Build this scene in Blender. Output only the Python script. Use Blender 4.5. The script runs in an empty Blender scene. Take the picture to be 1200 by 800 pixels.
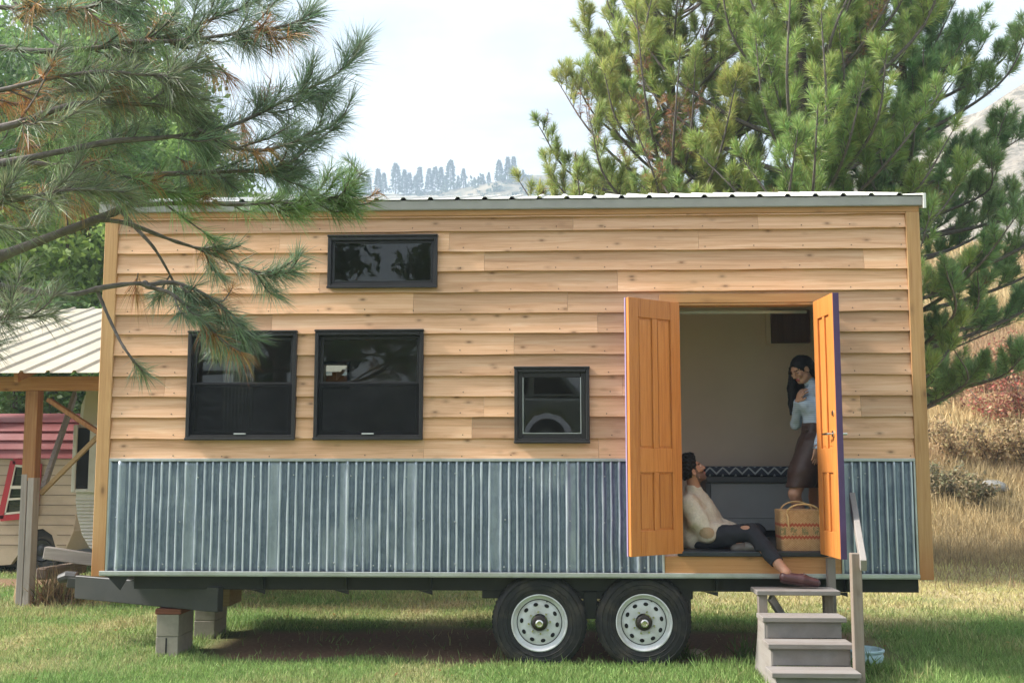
import bpy, bmesh, math, random
import numpy as np
from mathutils import Vector, Matrix

random.seed(7)
RNG = np.random.default_rng(11)
SUN_E, EXPO, HAZE = 4.7, 1.16, 0.0012
S = bpy.context.scene
COL = S.collection
R = math.radians

# ------------------------------------------------------------------ camera
FPX, CX, CY = 1280.0, 600.0, 400.0
YAW, PITCH = R(2.31), R(6.24)
CAM = np.array([0.0, -9.1, 1.65])
FW = np.array([-math.sin(YAW)*math.cos(PITCH), math.cos(YAW)*math.cos(PITCH), math.sin(PITCH)])
RT = np.array([math.cos(YAW), math.sin(YAW), 0.0])
UP = np.cross(RT, FW)

def ray(u, v):
    return FW + RT*(u-CX)/FPX - UP*(v-CY)/FPX

def A(u, v, y):
    """the point of the place seen at photo pixel u, v that lies in the vertical plane y"""
    d = ray(u, v)
    return CAM + d*(y-CAM[1])/d[1]

def G(u, v, z=0.0):
    d = ray(u, v)
    return CAM + d*(z-CAM[2])/d[2]

cam = bpy.data.cameras.new('camera')
cam.sensor_width = 36.0
cam.lens = 36.0*FPX/1200.0
cam.clip_end = 4000.0
cam.clip_start = 0.05
cob = bpy.data.objects.new('camera', cam)
COL.objects.link(cob)
M = Matrix((tuple(RT), tuple(UP), tuple(-FW))).transposed().to_4x4()
M.translation = Vector(CAM)
cob.matrix_world = M
S.camera = cob

# ------------------------------------------------------------------ helpers: objects
def tag(o, label=None, cat=None, group=None, kind=None):
    if label: o['label'] = label
    if cat: o['category'] = cat
    if group: o['group'] = group
    if kind: o['kind'] = kind
    return o

def empty(name, loc, label=None, cat=None, group=None):
    o = bpy.data.objects.new(name, None)
    COL.objects.link(o)
    o.location = loc
    o.empty_display_size = 0.2
    return tag(o, label, cat, group)

def link(name, me, mat, parent=None):
    o = bpy.data.objects.new(name, me)
    COL.objects.link(o)
    if mat is not None:
        for m in (mat if isinstance(mat, (list, tuple)) else [mat]):
            me.materials.append(m)
    if parent is not None:
        o.parent = parent
        o.matrix_parent_inverse = world(parent).inverted()
    return o

def world(o):
    return o.matrix_basis.copy() if o.parent is None else world(o.parent) @ o.matrix_parent_inverse @ o.matrix_basis

def copy_tree(o, parent=None):
    c = o.copy()
    COL.objects.link(c)
    if parent is not None:
        c.parent = parent
    for ch in list(o.children):
        copy_tree(ch, c)
    return c

class MB:
    """collects shapes in world coordinates and links them as ONE mesh"""
    def __init__(s):
        s.v = []; s.f = []; s.r = []; s.m = []
    def add(s, v, f, rnd=None, mi=0):
        n = len(s.v)
        if rnd is None: rnd = random.random()
        s.v += [tuple(p) for p in v]
        for q in f:
            s.f.append(tuple(i+n for i in q)); s.r.append(rnd); s.m.append(mi)
        return s
    def box(s, x0, x1, y0, y1, z0, z1, rnd=None, mi=0):
        v = [(x0,y0,z0),(x1,y0,z0),(x1,y1,z0),(x0,y1,z0),(x0,y0,z1),(x1,y0,z1),(x1,y1,z1),(x0,y1,z1)]
        return s.add(v, BOXF, rnd, mi)
    def beam(s, a, b, w, h, up=(0,0,1), rnd=None, mi=0):
        """box from a to b, w wide (side), h high (along up)"""
        a = Vector(a); b = Vector(b); d = (b-a).normalized(); u = Vector(up)
        sd = d.cross(u).normalized(); u = sd.cross(d).normalized()
        v = []
        for p in (a, b):
            for i, j in ((-1,-1),(1,-1),(1,1),(-1,1)):
                v.append(p + sd*(w/2*i) + u*(h/2*j))
        return s.add(v, [(0,1,2,3),(7,6,5,4),(0,4,5,1),(1,5,6,2),(2,6,7,3),(3,7,4,0)], rnd, mi)
    def tube(s, pts, rad, n=10, rnd=None, mi=0, caps=True):
        pts = [Vector(p) for p in pts]
        if not isinstance(rad, (list, tuple, np.ndarray)): rad = [rad]*len(pts)
        v = []; f = []
        t0 = (pts[1]-pts[0]).normalized()
        nn = t0.orthogonal().normalized()
        for i, p in enumerate(pts):
            t = (pts[min(i+1, len(pts)-1)]-pts[max(i-1, 0)]).normalized()
            nn = (nn - t*nn.dot(t)).normalized()
            bb = t.cross(nn)
            for k in range(n):
                a = 2*math.pi*k/n
                v.append(p + (nn*math.cos(a)+bb*math.sin(a))*rad[i])
        for i in range(len(pts)-1):
            for k in range(n):
                k2 = (k+1) % n
                f.append((i*n+k, i*n+k2, (i+1)*n+k2, (i+1)*n+k))
        if caps:
            f.append(tuple(reversed(range(n)))); f.append(tuple((len(pts)-1)*n+k for k in range(n)))
        return s.add(v, f, rnd, mi)
    def lathe(s, prof, c, axis='y', n=32, rnd=None, mi=0, closed=False):
        """prof: list of (r, t) turned round the axis through c"""
        v = []; f = []
        for r_, t in prof:
            for k in range(n):
                a = 2*math.pi*k/n
                ca, sa = r_*math.cos(a), r_*math.sin(a)
                if axis == 'y': v.append((c[0]+ca, c[1]+t, c[2]+sa))
                elif axis == 'z': v.append((c[0]+ca, c[1]+sa, c[2]+t))
                else: v.append((c[0]+t, c[1]+ca, c[2]+sa))
        m = len(prof)
        for i in range(m if closed else m-1):
            j = (i+1) % m
            for k in range(n):
                k2 = (k+1) % n
                f.append((i*n+k, i*n+k2, j*n+k2, j*n+k))
        return s.add(v, f, rnd, mi)
    def prism(s, poly, d, rnd=None, mi=0):
        """poly: 3D points of a flat outline, pushed along d"""
        n = len(poly); d = Vector(d)
        v = [Vector(p) for p in poly] + [Vector(p)+d for p in poly]
        f = [tuple(range(n)), tuple(reversed(range(n, 2*n)))]
        for k in range(n):
            k2 = (k+1) % n
            f.append((k2, k, n+k, n+k2))
        return s.add(v, f, rnd, mi)
    def build(s, name, mat, parent=None, bevel=0, smooth=False, seg=1):
        me = bpy.data.meshes.new(name)
        me.from_pydata(s.v, [], s.f)
        me.polygons.foreach_set('material_index', s.m)
        at = me.attributes.new('rnd', 'FLOAT', 'FACE')
        at.data.foreach_set('value', s.r)
        bm = bmesh.new(); bm.from_mesh(me)
        bmesh.ops.recalc_face_normals(bm, faces=bm.faces[:])
        bm.to_mesh(me); bm.free()
        if smooth:
            me.shade_smooth()
            try: me.set_sharp_from_angle(angle=R(40))
            except Exception: pass
        me.update()
        o = link(name, me, mat, parent)
        if bevel:
            b = o.modifiers.new('edge', 'BEVEL'); b.width = bevel; b.segments = seg
            b.limit_method = 'ANGLE'; b.angle_limit = R(50)
        return o

BOXF = [(0,3,2,1),(4,5,6,7),(0,1,5,4),(1,2,6,5),(2,3,7,6),(3,0,4,7)]

def np_mesh(name, V, F, mat, parent=None, col=None, smooth=False):
    """big mesh from arrays; col: per-vertex linear rgb"""
    V = np.ascontiguousarray(V, np.float32); F = np.ascontiguousarray(F, np.int32)
    me = bpy.data.meshes.new(name)
    k = F.shape[1]
    me.vertices.add(len(V)); me.vertices.foreach_set('co', V.ravel())
    me.loops.add(F.size); me.loops.foreach_set('vertex_index', F.ravel())
    me.polygons.add(len(F))
    me.polygons.foreach_set('loop_start', np.arange(0, F.size, k, dtype=np.int32))
    me.polygons.foreach_set('loop_total', np.full(len(F), k, np.int32))
    if smooth:
        me.polygons.foreach_set('use_smooth', np.ones(len(F), bool))
    if col is not None:
        at = me.attributes.new('col', 'FLOAT_COLOR', 'POINT')
        c = np.ones((len(V), 4), np.float32); c[:, :3] = col
        at.data.foreach_set('color', c.ravel())
    me.update(calc_edges=True)
    me.validate()
    return link(name, me, mat, parent)

# value noise in numpy
def _hash(ix, iy, seed):
    n = (ix*374761393 + iy*668265263 + seed*2147483647) & 0xFFFFFFFF
    n = ((n ^ (n >> 13))*1274126177) & 0xFFFFFFFF
    return ((n ^ (n >> 16)) & 0xFFFF)/65535.0

def vnoise(x, y, seed=0):
    x = np.asarray(x, float); y = np.asarray(y, float)
    ix = np.floor(x).astype(np.int64); iy = np.floor(y).astype(np.int64)
    fx = x-ix; fy = y-iy
    fx = fx*fx*(3-2*fx); fy = fy*fy*(3-2*fy)
    a = _hash(ix, iy, seed); b = _hash(ix+1, iy, seed); c = _hash(ix, iy+1, seed); d = _hash(ix+1, iy+1, seed)
    return (a*(1-fx)+b*fx)*(1-fy) + (c*(1-fx)+d*fx)*fy

def fbm(x, y, seed=0, o=4):
    t = 0; a = .5; s = 0
    for i in range(o):
        t = t + a*vnoise(np.asarray(x)*2**i, np.asarray(y)*2**i, seed+i*17); s += a; a *= .5
    return t/s

def sstep(a, b, x):
    t = np.clip((np.asarray(x, float)-a)/(b-a), 0, 1)
    return t*t*(3-2*t)

# ------------------------------------------------------------------ materials
def new_mat(name):
    m = bpy.data.materials.new(name); m.use_nodes = True
    nt = m.node_tree
    return m, nt, nt.nodes['Principled BSDF']

def nd(nt, t, **k):
    n = nt.nodes.new(t)
    for a, b in k.items():
        if a in n.inputs.keys() if isinstance(a, str) else False: n.inputs[a].default_value = b
        else: setattr(n, a, b)
    return n

def ramp(nt, fac, stops):
    n = nt.nodes.new('ShaderNodeValToRGB')
    el = n.color_ramp.elements
    while len(el) < len(stops): el.new(0.5)
    for e, (p, c) in zip(el, stops):
        e.position = p; e.color = (*c, 1) if len(c) == 3 else c
    nt.links.new(fac, n.inputs[0])
    return n

def mixc(nt, fac, a, b, mode='MIX'):
    n = nt.nodes.new('ShaderNodeMix'); n.data_type = 'RGBA'; n.blend_type = mode
    for val, sock in ((fac, n.inputs[0]), (a, n.inputs[6]), (b, n.inputs[7])):
        if hasattr(val, 'links'): nt.links.new(val, sock)
        elif isinstance(val, (int, float)): sock.default_value = val
        else: sock.default_value = (*val, 1)
    return n.outputs[2]

def math_n(nt, op, a, b=0.0, clamp=False):
    n = nt.nodes.new('ShaderNodeMath'); n.operation = op; n.use_clamp = clamp
    for val, sock in ((a, n.inputs[0]), (b, n.inputs[1])):
        if hasattr(val, 'links'): nt.links.new(val, sock)
        else: sock.default_value = val
    return n.outputs[0]

def coords(nt, scale=(1,1,1), rnd_off=0.0, rot=(0,0,0)):
    """object coordinates, shifted for each board by its own random number"""
    tc = nt.nodes.new('ShaderNodeTexCoord')
    mp = nt.nodes.new('ShaderNodeMapping')
    mp.inputs['Scale'].default_value = scale; mp.inputs['Rotation'].default_value = rot
    src = tc.outputs['Object']
    if rnd_off:
        at = nt.nodes.new('ShaderNodeAttribute'); at.attribute_name = 'rnd'
        ad = nt.nodes.new('ShaderNodeVectorMath'); ad.operation = 'ADD'
        mu = math_n(nt, 'MULTIPLY', at.outputs['Fac'], rnd_off)
        cb = nt.nodes.new('ShaderNodeCombineXYZ')
        for i in range(3): nt.links.new(mu, cb.inputs[i])
        nt.links.new(src, ad.inputs[0]); nt.links.new(cb.outputs[0], ad.inputs[1])
        src = ad.outputs[0]
    nt.links.new(src, mp.inputs['Vector'])
    return mp.outputs[0]

def noise(nt, vec, scale, detail=4, rough=.55, dist=0.0):
    n = nt.nodes.new('ShaderNodeTexNoise')
    n.inputs['Scale'].default_value = scale; n.inputs['Detail'].default_value = detail
    n.inputs['Roughness'].default_value = rough; n.inputs['Distortion'].default_value = dist
    nt.links.new(vec, n.inputs['Vector'])
    return n.outputs['Fac']

def bump(nt, b, h, strength=.3, dist=.002):
    n = nt.nodes.new('ShaderNodeBump')
    n.inputs['Strength'].default_value = strength; n.inputs['Distance'].default_value = dist
    nt.links.new(h, n.inputs['Height']); nt.links.new(n.outputs[0], b.inputs['Normal'])

def wood(name, dark, mid, light, axis='x', rough=.6, knots=.0, grey=None, var=.25, grain=1.0, stain=None, spec=.35, fine=.45, kscale=1.15):
    """grain runs along the axis; each board (attribute rnd) has its own tone and pattern"""
    m, nt, b = new_mat(name)
    sc = {'x': (.35, 9, 9), 'y': (9, .35, 9), 'z': (9, 9, .35)}[axis]
    v = coords(nt, sc, 31.7)
    g = noise(nt, v, 3.2*grain, 6, .62, 1.2)
    fine_ = noise(nt, coords(nt, tuple(x*6 for x in sc), 31.7), 4.0, 3, .6)
    base = ramp(nt, g, [(.28, dark), (.5, mid), (.72, light)]).outputs[0]
    c = mixc(nt, math_n(nt, 'MULTIPLY', fine_, fine), base, tuple(x*.78 for x in mid), 'MIX')
    at = nt.nodes.new('ShaderNodeAttribute'); at.attribute_name = 'rnd'
    tone = ramp(nt, at.outputs['Fac'], [(0, (1-var, 1-var*1.05, 1-var*1.15)), (.5, (1, 1, 1)), (1, (1+var*.4, 1+var*.3, 1+var*.1))]).outputs[0]
    c = mixc(nt, 1.0, c, tone, 'MULTIPLY')
    if knots:
        kv = coords(nt, {'x': (2.6, 5.5, 5.5), 'y': (5.5, 2.6, 5.5), 'z': (5.5, 5.5, 2.6)}[axis], 31.7)
        vo = nt.nodes.new('ShaderNodeTexVoronoi'); vo.inputs['Scale'].default_value = kscale; vo.voronoi_dimensions = '3D'
        nt.links.new(kv, vo.inputs['Vector'])
        k = ramp(nt, vo.outputs['Distance'], [(.045, (1, 1, 1)), (.12, (.32, .32, .32)), (.24, (0, 0, 0))]).outputs[0]
        kk = math_n(nt, 'MULTIPLY', k, knots, True)
        c = mixc(nt, kk, c, tuple(x*.42 for x in dark))
    if grey is not None:
        gn = noise(nt, coords(nt, (1.1, 1.1, 1.1), 9), 2.2, 5, .6)
        gf = ramp(nt, gn, [(.38, (0, 0, 0)), (.62, (.85, .85, .85))]).outputs[0]
        c = mixc(nt, gf, c, grey)
    if stain is not None:
        tc = nt.nodes.new('ShaderNodeTexCoord'); sx = nt.nodes.new('ShaderNodeSeparateXYZ')
        nt.links.new(tc.outputs['Object'], sx.inputs[0])
        sn = noise(nt, coords(nt, (6, 6, .8), 3), 2.0, 4, .6)
        zz = math_n(nt, 'ADD', sx.outputs['Z'], math_n(nt, 'MULTIPLY', sn, .5))
        sf = ramp(nt, math_n(nt, 'SUBTRACT', zz, stain[0], True), [(0, (.9, .9, .9)), (.35, (0, 0, 0))]).outputs[0]
        c = mixc(nt, sf, c, stain[1])
    nt.links.new(c, b.inputs['Base Color'])
    b.inputs['Roughness'].default_value = rough
    b.inputs['Specular IOR Level'].default_value = spec
    bump(nt, b, math_n(nt, 'ADD', g, fine_), .15, .0015)
    return m

def plain(name, col, rough=.5, metal=0.0, var=.12, scale=6.0, spec=.4, bmp=0.0, dirt=None, dscale=3.0, damt=.5):
    m, nt, b = new_mat(name)
    v = coords(nt, (1, 1, 1))
    n = noise(nt, v, scale, 5, .6)
    c = ramp(nt, n, [(.25, tuple(x*(1-var) for x in col)), (.75, tuple(min(1, x*(1+var)) for x in col))]).outputs[0]
    if dirt is not None:
        d = noise(nt, v, dscale, 6, .65, .4)
        f = ramp(nt, d, [(.45, (0, 0, 0)), (.68, (damt, damt, damt))]).outputs[0]
        c = mixc(nt, f, c, dirt)
    nt.links.new(c, b.inputs['Base Color'])
    b.inputs['Roughness'].default_value = rough; b.inputs['Metallic'].default_value = metal
    b.inputs['Specular IOR Level'].default_value = spec
    rr = ramp(nt, n, [(.2, (rough*.85,)*3), (.8, (min(1, rough*1.15),)*3)]).outputs[0]
    nt.links.new(rr, b.inputs['Roughness'])
    if bmp:
        bump(nt, b, noise(nt, v, scale*6, 4, .6), bmp, .004)
    return m

def glass_mat(name, tint=(.8, .84, .84), refl=1.0):
    m = bpy.data.materials.new(name); m.use_nodes = True
    nt = m.node_tree; nt.nodes.clear()
    out = nt.nodes.new('ShaderNodeOutputMaterial'); mx = nt.nodes.new('ShaderNodeMixShader')
    tr = nt.nodes.new('ShaderNodeBsdfTransparent'); gl = nt.nodes.new('ShaderNodeBsdfGlossy'); fr = nt.nodes.new('ShaderNodeFresnel')
    tr.inputs[0].default_value = (*tint, 1); gl.inputs['Roughness'].default_value = .01
    fr.inputs['IOR'].default_value = 1.5
    f = math_n(nt, 'MULTIPLY', fr.outputs[0], refl, True)
    nt.links.new(f, mx.inputs[0]); nt.links.new(tr.outputs[0], mx.inputs[1]); nt.links.new(gl.outputs[0], mx.inputs[2])
    nt.links.new(mx.outputs[0], out.inputs[0])
    return m

def screen_mat(name):
    m = bpy.data.materials.new(name); m.use_nodes = True
    nt = m.node_tree; nt.nodes.clear()
    out = nt.nodes.new('ShaderNodeOutputMaterial'); mx = nt.nodes.new('ShaderNodeMixShader')
    tr = nt.nodes.new('ShaderNodeBsdfTransparent'); df = nt.nodes.new('ShaderNodeBsdfDiffuse')
    df.inputs[0].default_value = (.022, .022, .023, 1)
    n = noise(nt, coords(nt, (1, 1, 1)), 5, 3)
    f = ramp(nt, n, [(.3, (.42,)*3), (.7, (.5,)*3)]).outputs[0]
    nt.links.new(f, mx.inputs[0]); nt.links.new(tr.outputs[0], mx.inputs[1]); nt.links.new(df.outputs[0], mx.inputs[2])
    nt.links.new(mx.outputs[0], out.inputs[0])
    return m

def leaf_mat(name, trans=.35, rough=.55, spec=.25):
    """colour comes from each leaf's own attribute"""
    m, nt, b = new_mat(name)
    at = nt.nodes.new('ShaderNodeAttribute'); at.attribute_name = 'col'
    nt.links.new(at.outputs['Color'], b.inputs['Base Color'])
    b.inputs['Roughness'].default_value = rough; b.inputs['Specular IOR Level'].default_value = spec
    tl = nt.nodes.new('ShaderNodeBsdfTranslucent'); mx = nt.nodes.new('ShaderNodeMixShader')
    nt.links.new(at.outputs['Color'], tl.inputs[0]); mx.inputs[0].default_value = trans
    out = nt.nodes['Material Output']
    nt.links.new(b.outputs[0], mx.inputs[1]); nt.links.new(tl.outputs[0], mx.inputs[2]); nt.links.new(mx.outputs[0], out.inputs[0])
    return m

def attr_mat(name, rough=.7, spec=.3, nz=0.0, nscale=40.0, sss=0.0, bmp=0.0):
    m, nt, b = new_mat(name)
    at = nt.nodes.new('ShaderNodeAttribute'); at.attribute_name = 'col'
    c = at.outputs['Color']
    if nz:
        n = noise(nt, coords(nt, (1, 1, 1)), nscale, 5, .65)
        c = mixc(nt, 1.0, c, ramp(nt, n, [(.2, (1-nz,)*3), (.8, (1+nz,)*3)]).outputs[0], 'MULTIPLY')
        if bmp: bump(nt, b, n, bmp, .01)
    nt.links.new(c, b.inputs['Base Color'])
    b.inputs['Roughness'].default_value = rough; b.inputs['Specular IOR Level'].default_value = spec
    if sss:
        b.inputs['Subsurface Weight'].default_value = sss; b.inputs['Subsurface Radius'].default_value = (.012, .005, .003)
    return m

MAT = {}
MAT['cedar'] = wood('cedar_siding', (.52, .27, .135), (.72, .42, .255), (.83, .55, .37), 'x', .62, .85, var=.30, fine=.30, kscale=1.75)
MAT['cedar_v'] = wood('cedar_corner', (.40, .19, .075), (.54, .30, .13), (.63, .38, .18), 'z', .62, .8, var=.1, stain=(.98, (.40, .17, .06)))
MAT['cedar_trim'] = wood('cedar_trim', (.38, .17, .06), (.50, .25, .10), (.58, .32, .14), 'x', .6, .6, var=.1)
MAT['door_in'] = wood('stained_fir', (.44, .135, .028), (.62, .225, .052), (.72, .30, .085), 'z', .42, .0, var=.12, spec=.45, fine=.6, grain=1.5)
MAT['door_out'] = plain('purple_paint', (.085, .045, .12), .45, 0, .1, 4)
MAT['door_out_pale'] = plain('lavender_edge_paint', (.33, .24, .40), .5, 0, .1, 4)
MAT['grey_wood_x'] = wood('weathered_tread', (.13, .11, .10), (.225, .20, .185), (.31, .28, .265), 'x', .85, .5, grey=(.25, .23, .22), var=.28)
MAT['grey_wood_z'] = wood('weathered_post', (.15, .11, .085), (.23, .18, .145), (.30, .245, .21), 'z', .85, .4, grey=(.235, .205, .185), var=.2)
MAT['grey_wood_d'] = wood('weathered_rail', (.19, .16, .14), (.27, .24, .215), (.35, .315, .29), 'y', .85, .3, grey=(.28, .255, .24), var=.15)
MAT['riser'] = plain('grey_riser_board', (.20, .185, .178), .8, 0, .22, 9, dirt=(.20, .17, .15), dscale=5)
MAT['frame'] = plain('bronze_window_frame', (.030, .027, .028), .38, .2, .15, 8)
MAT['glass'] = glass_mat('window_glass', (.75, .78, .78), 1.0)
MAT['screen'] = screen_mat('insect_screen')
MAT['steel'] = plain('black_steel', (.022, .022, .024), .5, .2, .25, 5, dirt=(.05, .045, .04))
MAT['steel_grey'] = plain('charcoal_steel', (.045, .045, .047), .42, .3, .2, 4, dirt=(.07, .065, .06))
MAT['trim_metal'] = plain('pale_metal_trim', (.50, .52, .52), .42, .55, .12, 7, dirt=(.3, .3, .28))
MAT['fascia'] = plain('metal_fascia', (.35, .33, .305), .5, .25, .15, 3)
MAT['roof'] = plain('white_metal_roof', (.72, .70, .66), .45, .1, .08, 3, dirt=(.5, .47, .42))
MAT['rubber'] = plain('tyre_rubber', (.022, .022, .023), .75, 0, .3, 9, bmp=.2, dirt=(.085, .07, .055), dscale=6, damt=.7)
MAT['rim'] = plain('white_wheel_paint', (.66, .67, .69), .38, .0, .06, 12, dirt=(.40, .35, .3), dscale=9, damt=.45)
MAT['hub'] = plain('dark_hub', (.05, .042, .038), .45, .6, .3, 20)
MAT['hole'] = plain('black_hole', (.012, .012, .012), .9)
MAT['chrome'] = plain('satin_nickel', (.62, .60, .56), .22, 1.0, .05, 10)
MAT['inner_wall'] = plain('beige_interior_paint', (.84, .70, .60), .75, 0, .05, 2)
MAT['inner_floor'] = wood('dark_floor_boards', (.05, .038, .032), (.085, .065, .055), (.12, .095, .08), 'x', .45, 0)
MAT['sill'] = plain('dark_threshold', (.035, .038, .048), .4, .3, .2, 8)
MAT['concrete'] = plain('concrete_block', (.31, .275, .235), .9, 0, .15, 14, bmp=.5, dirt=(.24, .21, .18), dscale=4)
MAT['red_wood'] = wood('reddish_wood', (.16, .05, .028), (.24, .085, .05), (.30, .12, .07), 'x', .75, .2)
MAT['tan_wood'] = wood('tan_wood', (.30, .19, .09), (.42, .29, .15), (.5, .36, .2), 'x', .75, .2)
MAT['bark'] = plain('grey_pine_bark', (.16, .135, .125), .9, 0, .45, 30, bmp=.8, dirt=(.07, .055, .05), dscale=18)
MAT['bark_dark'] = plain('dark_pine_bark', (.075, .055, .045), .95, 0, .5, 14, bmp=.9, dirt=(.14, .09, .06), dscale=6)
MAT['needle'] = leaf_mat('pine_needles', .38, .42, .5)
MAT['leaf'] = leaf_mat('broad_leaves', .4, .5, .3)
MAT['grass'] = leaf_mat('grass_blades', .35, .6, .2)
# ------------------------------------------------------------------ corrugated metal
def corrugated_mat():
    m, nt, b = new_mat('galvanised_corrugated')
    v = coords(nt, (1, 1, .45))
    vo = nt.nodes.new('ShaderNodeTexVoronoi'); vo.inputs['Scale'].default_value = 55
    nt.links.new(v, vo.inputs['Vector'])
    sp = nt.nodes.new('ShaderNodeSeparateColor'); nt.links.new(vo.outputs['Color'], sp.inputs[0])
    big = noise(nt, coords(nt, (1.3, 1, 1.6)), 3.0, 6, .62, .5)
    c = ramp(nt, big, [(.28, (.105, .140, .190)), (.5, (.150, .190, .250)), (.75, (.235, .275, .33))]).outputs[0]
    c = mixc(nt, .3, c, ramp(nt, sp.outputs[0], [(0, (.12, .15, .21)), (1, (.28, .33, .41))]).outputs[0])
    run = noise(nt, coords(nt, (28, 1, .9)), 2.0, 5, .6)
    f = ramp(nt, run, [(.55, (0, 0, 0)), (.75, (.35, .35, .35))]).outputs[0]
    c = mixc(nt, f, c, (.46, .51, .57))
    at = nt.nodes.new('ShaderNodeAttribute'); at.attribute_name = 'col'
    c = mixc(nt, at.outputs['Fac'], c, (.66, .71, .76))  # lays in the painted crest highlights and the paler metal
    nt.links.new(c, b.inputs['Base Color'])
    b.inputs['Metallic'].default_value = .38
    r_ = ramp(nt, big, [(.25, (.38,)*3), (.75, (.52,)*3)]).outputs[0]
    nt.links.new(r_, b.inputs['Roughness'])
    bump(nt, b, noise(nt, v, 14, 4, .6), .12, .004)
    return m
MAT['corrugated'] = corrugated_mat()

# ------------------------------------------------------------------ the tiny house
HX0, HX1 = -3.857, 3.03          # corner to corner
ZB, ZT = .712, 3.765             # bottom of the skirt, top of the cladding
YB = 2.36                        # rear wall
OP = (1.015, 2.175, .90, 2.956)  # door opening
WINS = [(-1.927, -.995, 3.106, 3.554, 'fixed'), (-3.100, -2.176, 1.834, 2.742, 'hung'),
        (-2.021, -1.107, 1.834, 2.747, 'hung'), (-.346, .276, 1.806, 2.430, 'awning')]

house = empty('tiny_house', (-.4, 1.1, 0), 'wood clad tiny house on a trailer, with corrugated metal skirt and open orange doors', 'tiny house')

def minus(x0, x1, z0, z1, holes):
    """rectangles left of x0..x1, z0..z1 after cutting the holes out"""
    out = []
    xs = sorted({x0, x1, *[min(max(h[i], x0), x1) for h in holes for i in (0, 1)]})
    for a, b in zip(xs, xs[1:]):
        if b-a < 1e-4: continue
        m = (a+b)/2
        zs = [(h[2], h[3]) for h in holes if h[0] < m < h[1]]
        cur = z0
        for p, q in sorted(zs):
            if p > cur and cur < z1: out.append((a, b, cur, min(p, z1)))
            cur = max(cur, q)
        if cur < z1-1e-4: out.append((a, b, cur, z1))
    return out

# cladding: lap boards
laps = [1.664, 1.837, 2.012, 2.187, 2.359, 2.535, 2.713, 2.884, 3.060, 3.239, 3.409, 3.583, 3.703, 3.768]
holes = [(w[0], w[1], w[2], w[3]) for w in WINS] + [(OP[0]-.15, OP[1]+.12, 0, OP[3]+.082)]
cl = MB()
rr = random.Random(5)
JO = {9: [2.565, -.6], 11: [.15, -2.5, 1.7], 5: [-.35], 8: [.52, -2.0], 7: [-1.2, .1], 10: [-2.35, -.9, 1.2], 3: [-3.3, .55], 0: [-1.1, .35], 1: [.6, -.7], 2: [2.5, -.6], 4: [.7], 6: [-2.4, .35], 12: [-1.4, 1.1]}
for i, (za, zb) in enumerate(zip(laps, laps[1:])):
    cuts = [HX0+.112] + sorted(JO.get(i, [])) + [HX1-.112]
    ph = rr.random()*50
    for xa, xb in zip(cuts, cuts[1:]):
        rnd = rr.random()
        for (a, b, c, d) in minus(xa+.0008, xb-.0008, za, zb+.012, holes):
            full = abs(c-za) < 1e-4
            n = max(1, int((b-a)/.12))
            def yf(z): return -.034 + .029*(z-za)/(zb-za)
            v = []; f = []
            for k in range(n+1):
                x = a+(b-a)*k/n
                wob = (.0035*(vnoise(x*2.2+ph, 0, 3)-.5)*2 + .0016*(vnoise(x*9+ph, 0, 4)-.5)*2)
                zc = c + (wob if full else 0)
                yo = .003*(vnoise(x*1.7+ph, 1, 8)-.5)
                v += [(x, yf(c)+yo, zc), (x, yf(d)+yo, d), (x, 0.004, d), (x, .004, zc)]
            for k in range(n):
                o = 4*k; q = o+4
                f += [(o, q, q+1, o+1), (o, o+3, q+3, q), (o+1, q+1, q+2, o+2)]
            f += [(0, 1, 2, 3), (4*n+3, 4*n+2, 4*n+1, 4*n)]
            cl.add(v, f, rnd)
MAT['nail'] = plain('rusty_nail_heads', (.075, .055, .045), .7, .3, .3, 40)
for i, za in enumerate(laps[:-1]):
    x = HX0+.20+rr.uniform(0, .05)
    while x < HX1-.15:
        z = za+.030+rr.uniform(-.006, .006); xx = x+rr.uniform(-.012, .012)
        if not any(h[0]-.01 < xx < h[1]+.01 and h[2]-.02 < z < h[3]+.02 for h in holes):
            q = [Vector((xx+.0048*math.cos(a), -.0300, z+.0048*math.sin(a))) for a in [k*math.pi/4 for k in range(8)]]
            cl.prism(q, (0, -.0022, 0), mi=1)
        x += .406
siding = cl.build('siding', [MAT['cedar'], MAT['nail']], house)
# top frieze strip
m = MB(); m.box(HX0-.0, HX1+.0, -.040, .004, 3.715, 3.765); m.build('frieze_board', MAT['cedar_trim'], house, .003)
for xa, xb in ((HX0, HX0+.112), (HX1-.112, HX1)):
    m = MB(); m.box(xa, xb, -.042, .004, ZB-.012, 3.714); m.build('corner_board', MAT['cedar_v'], house, .004)

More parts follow.
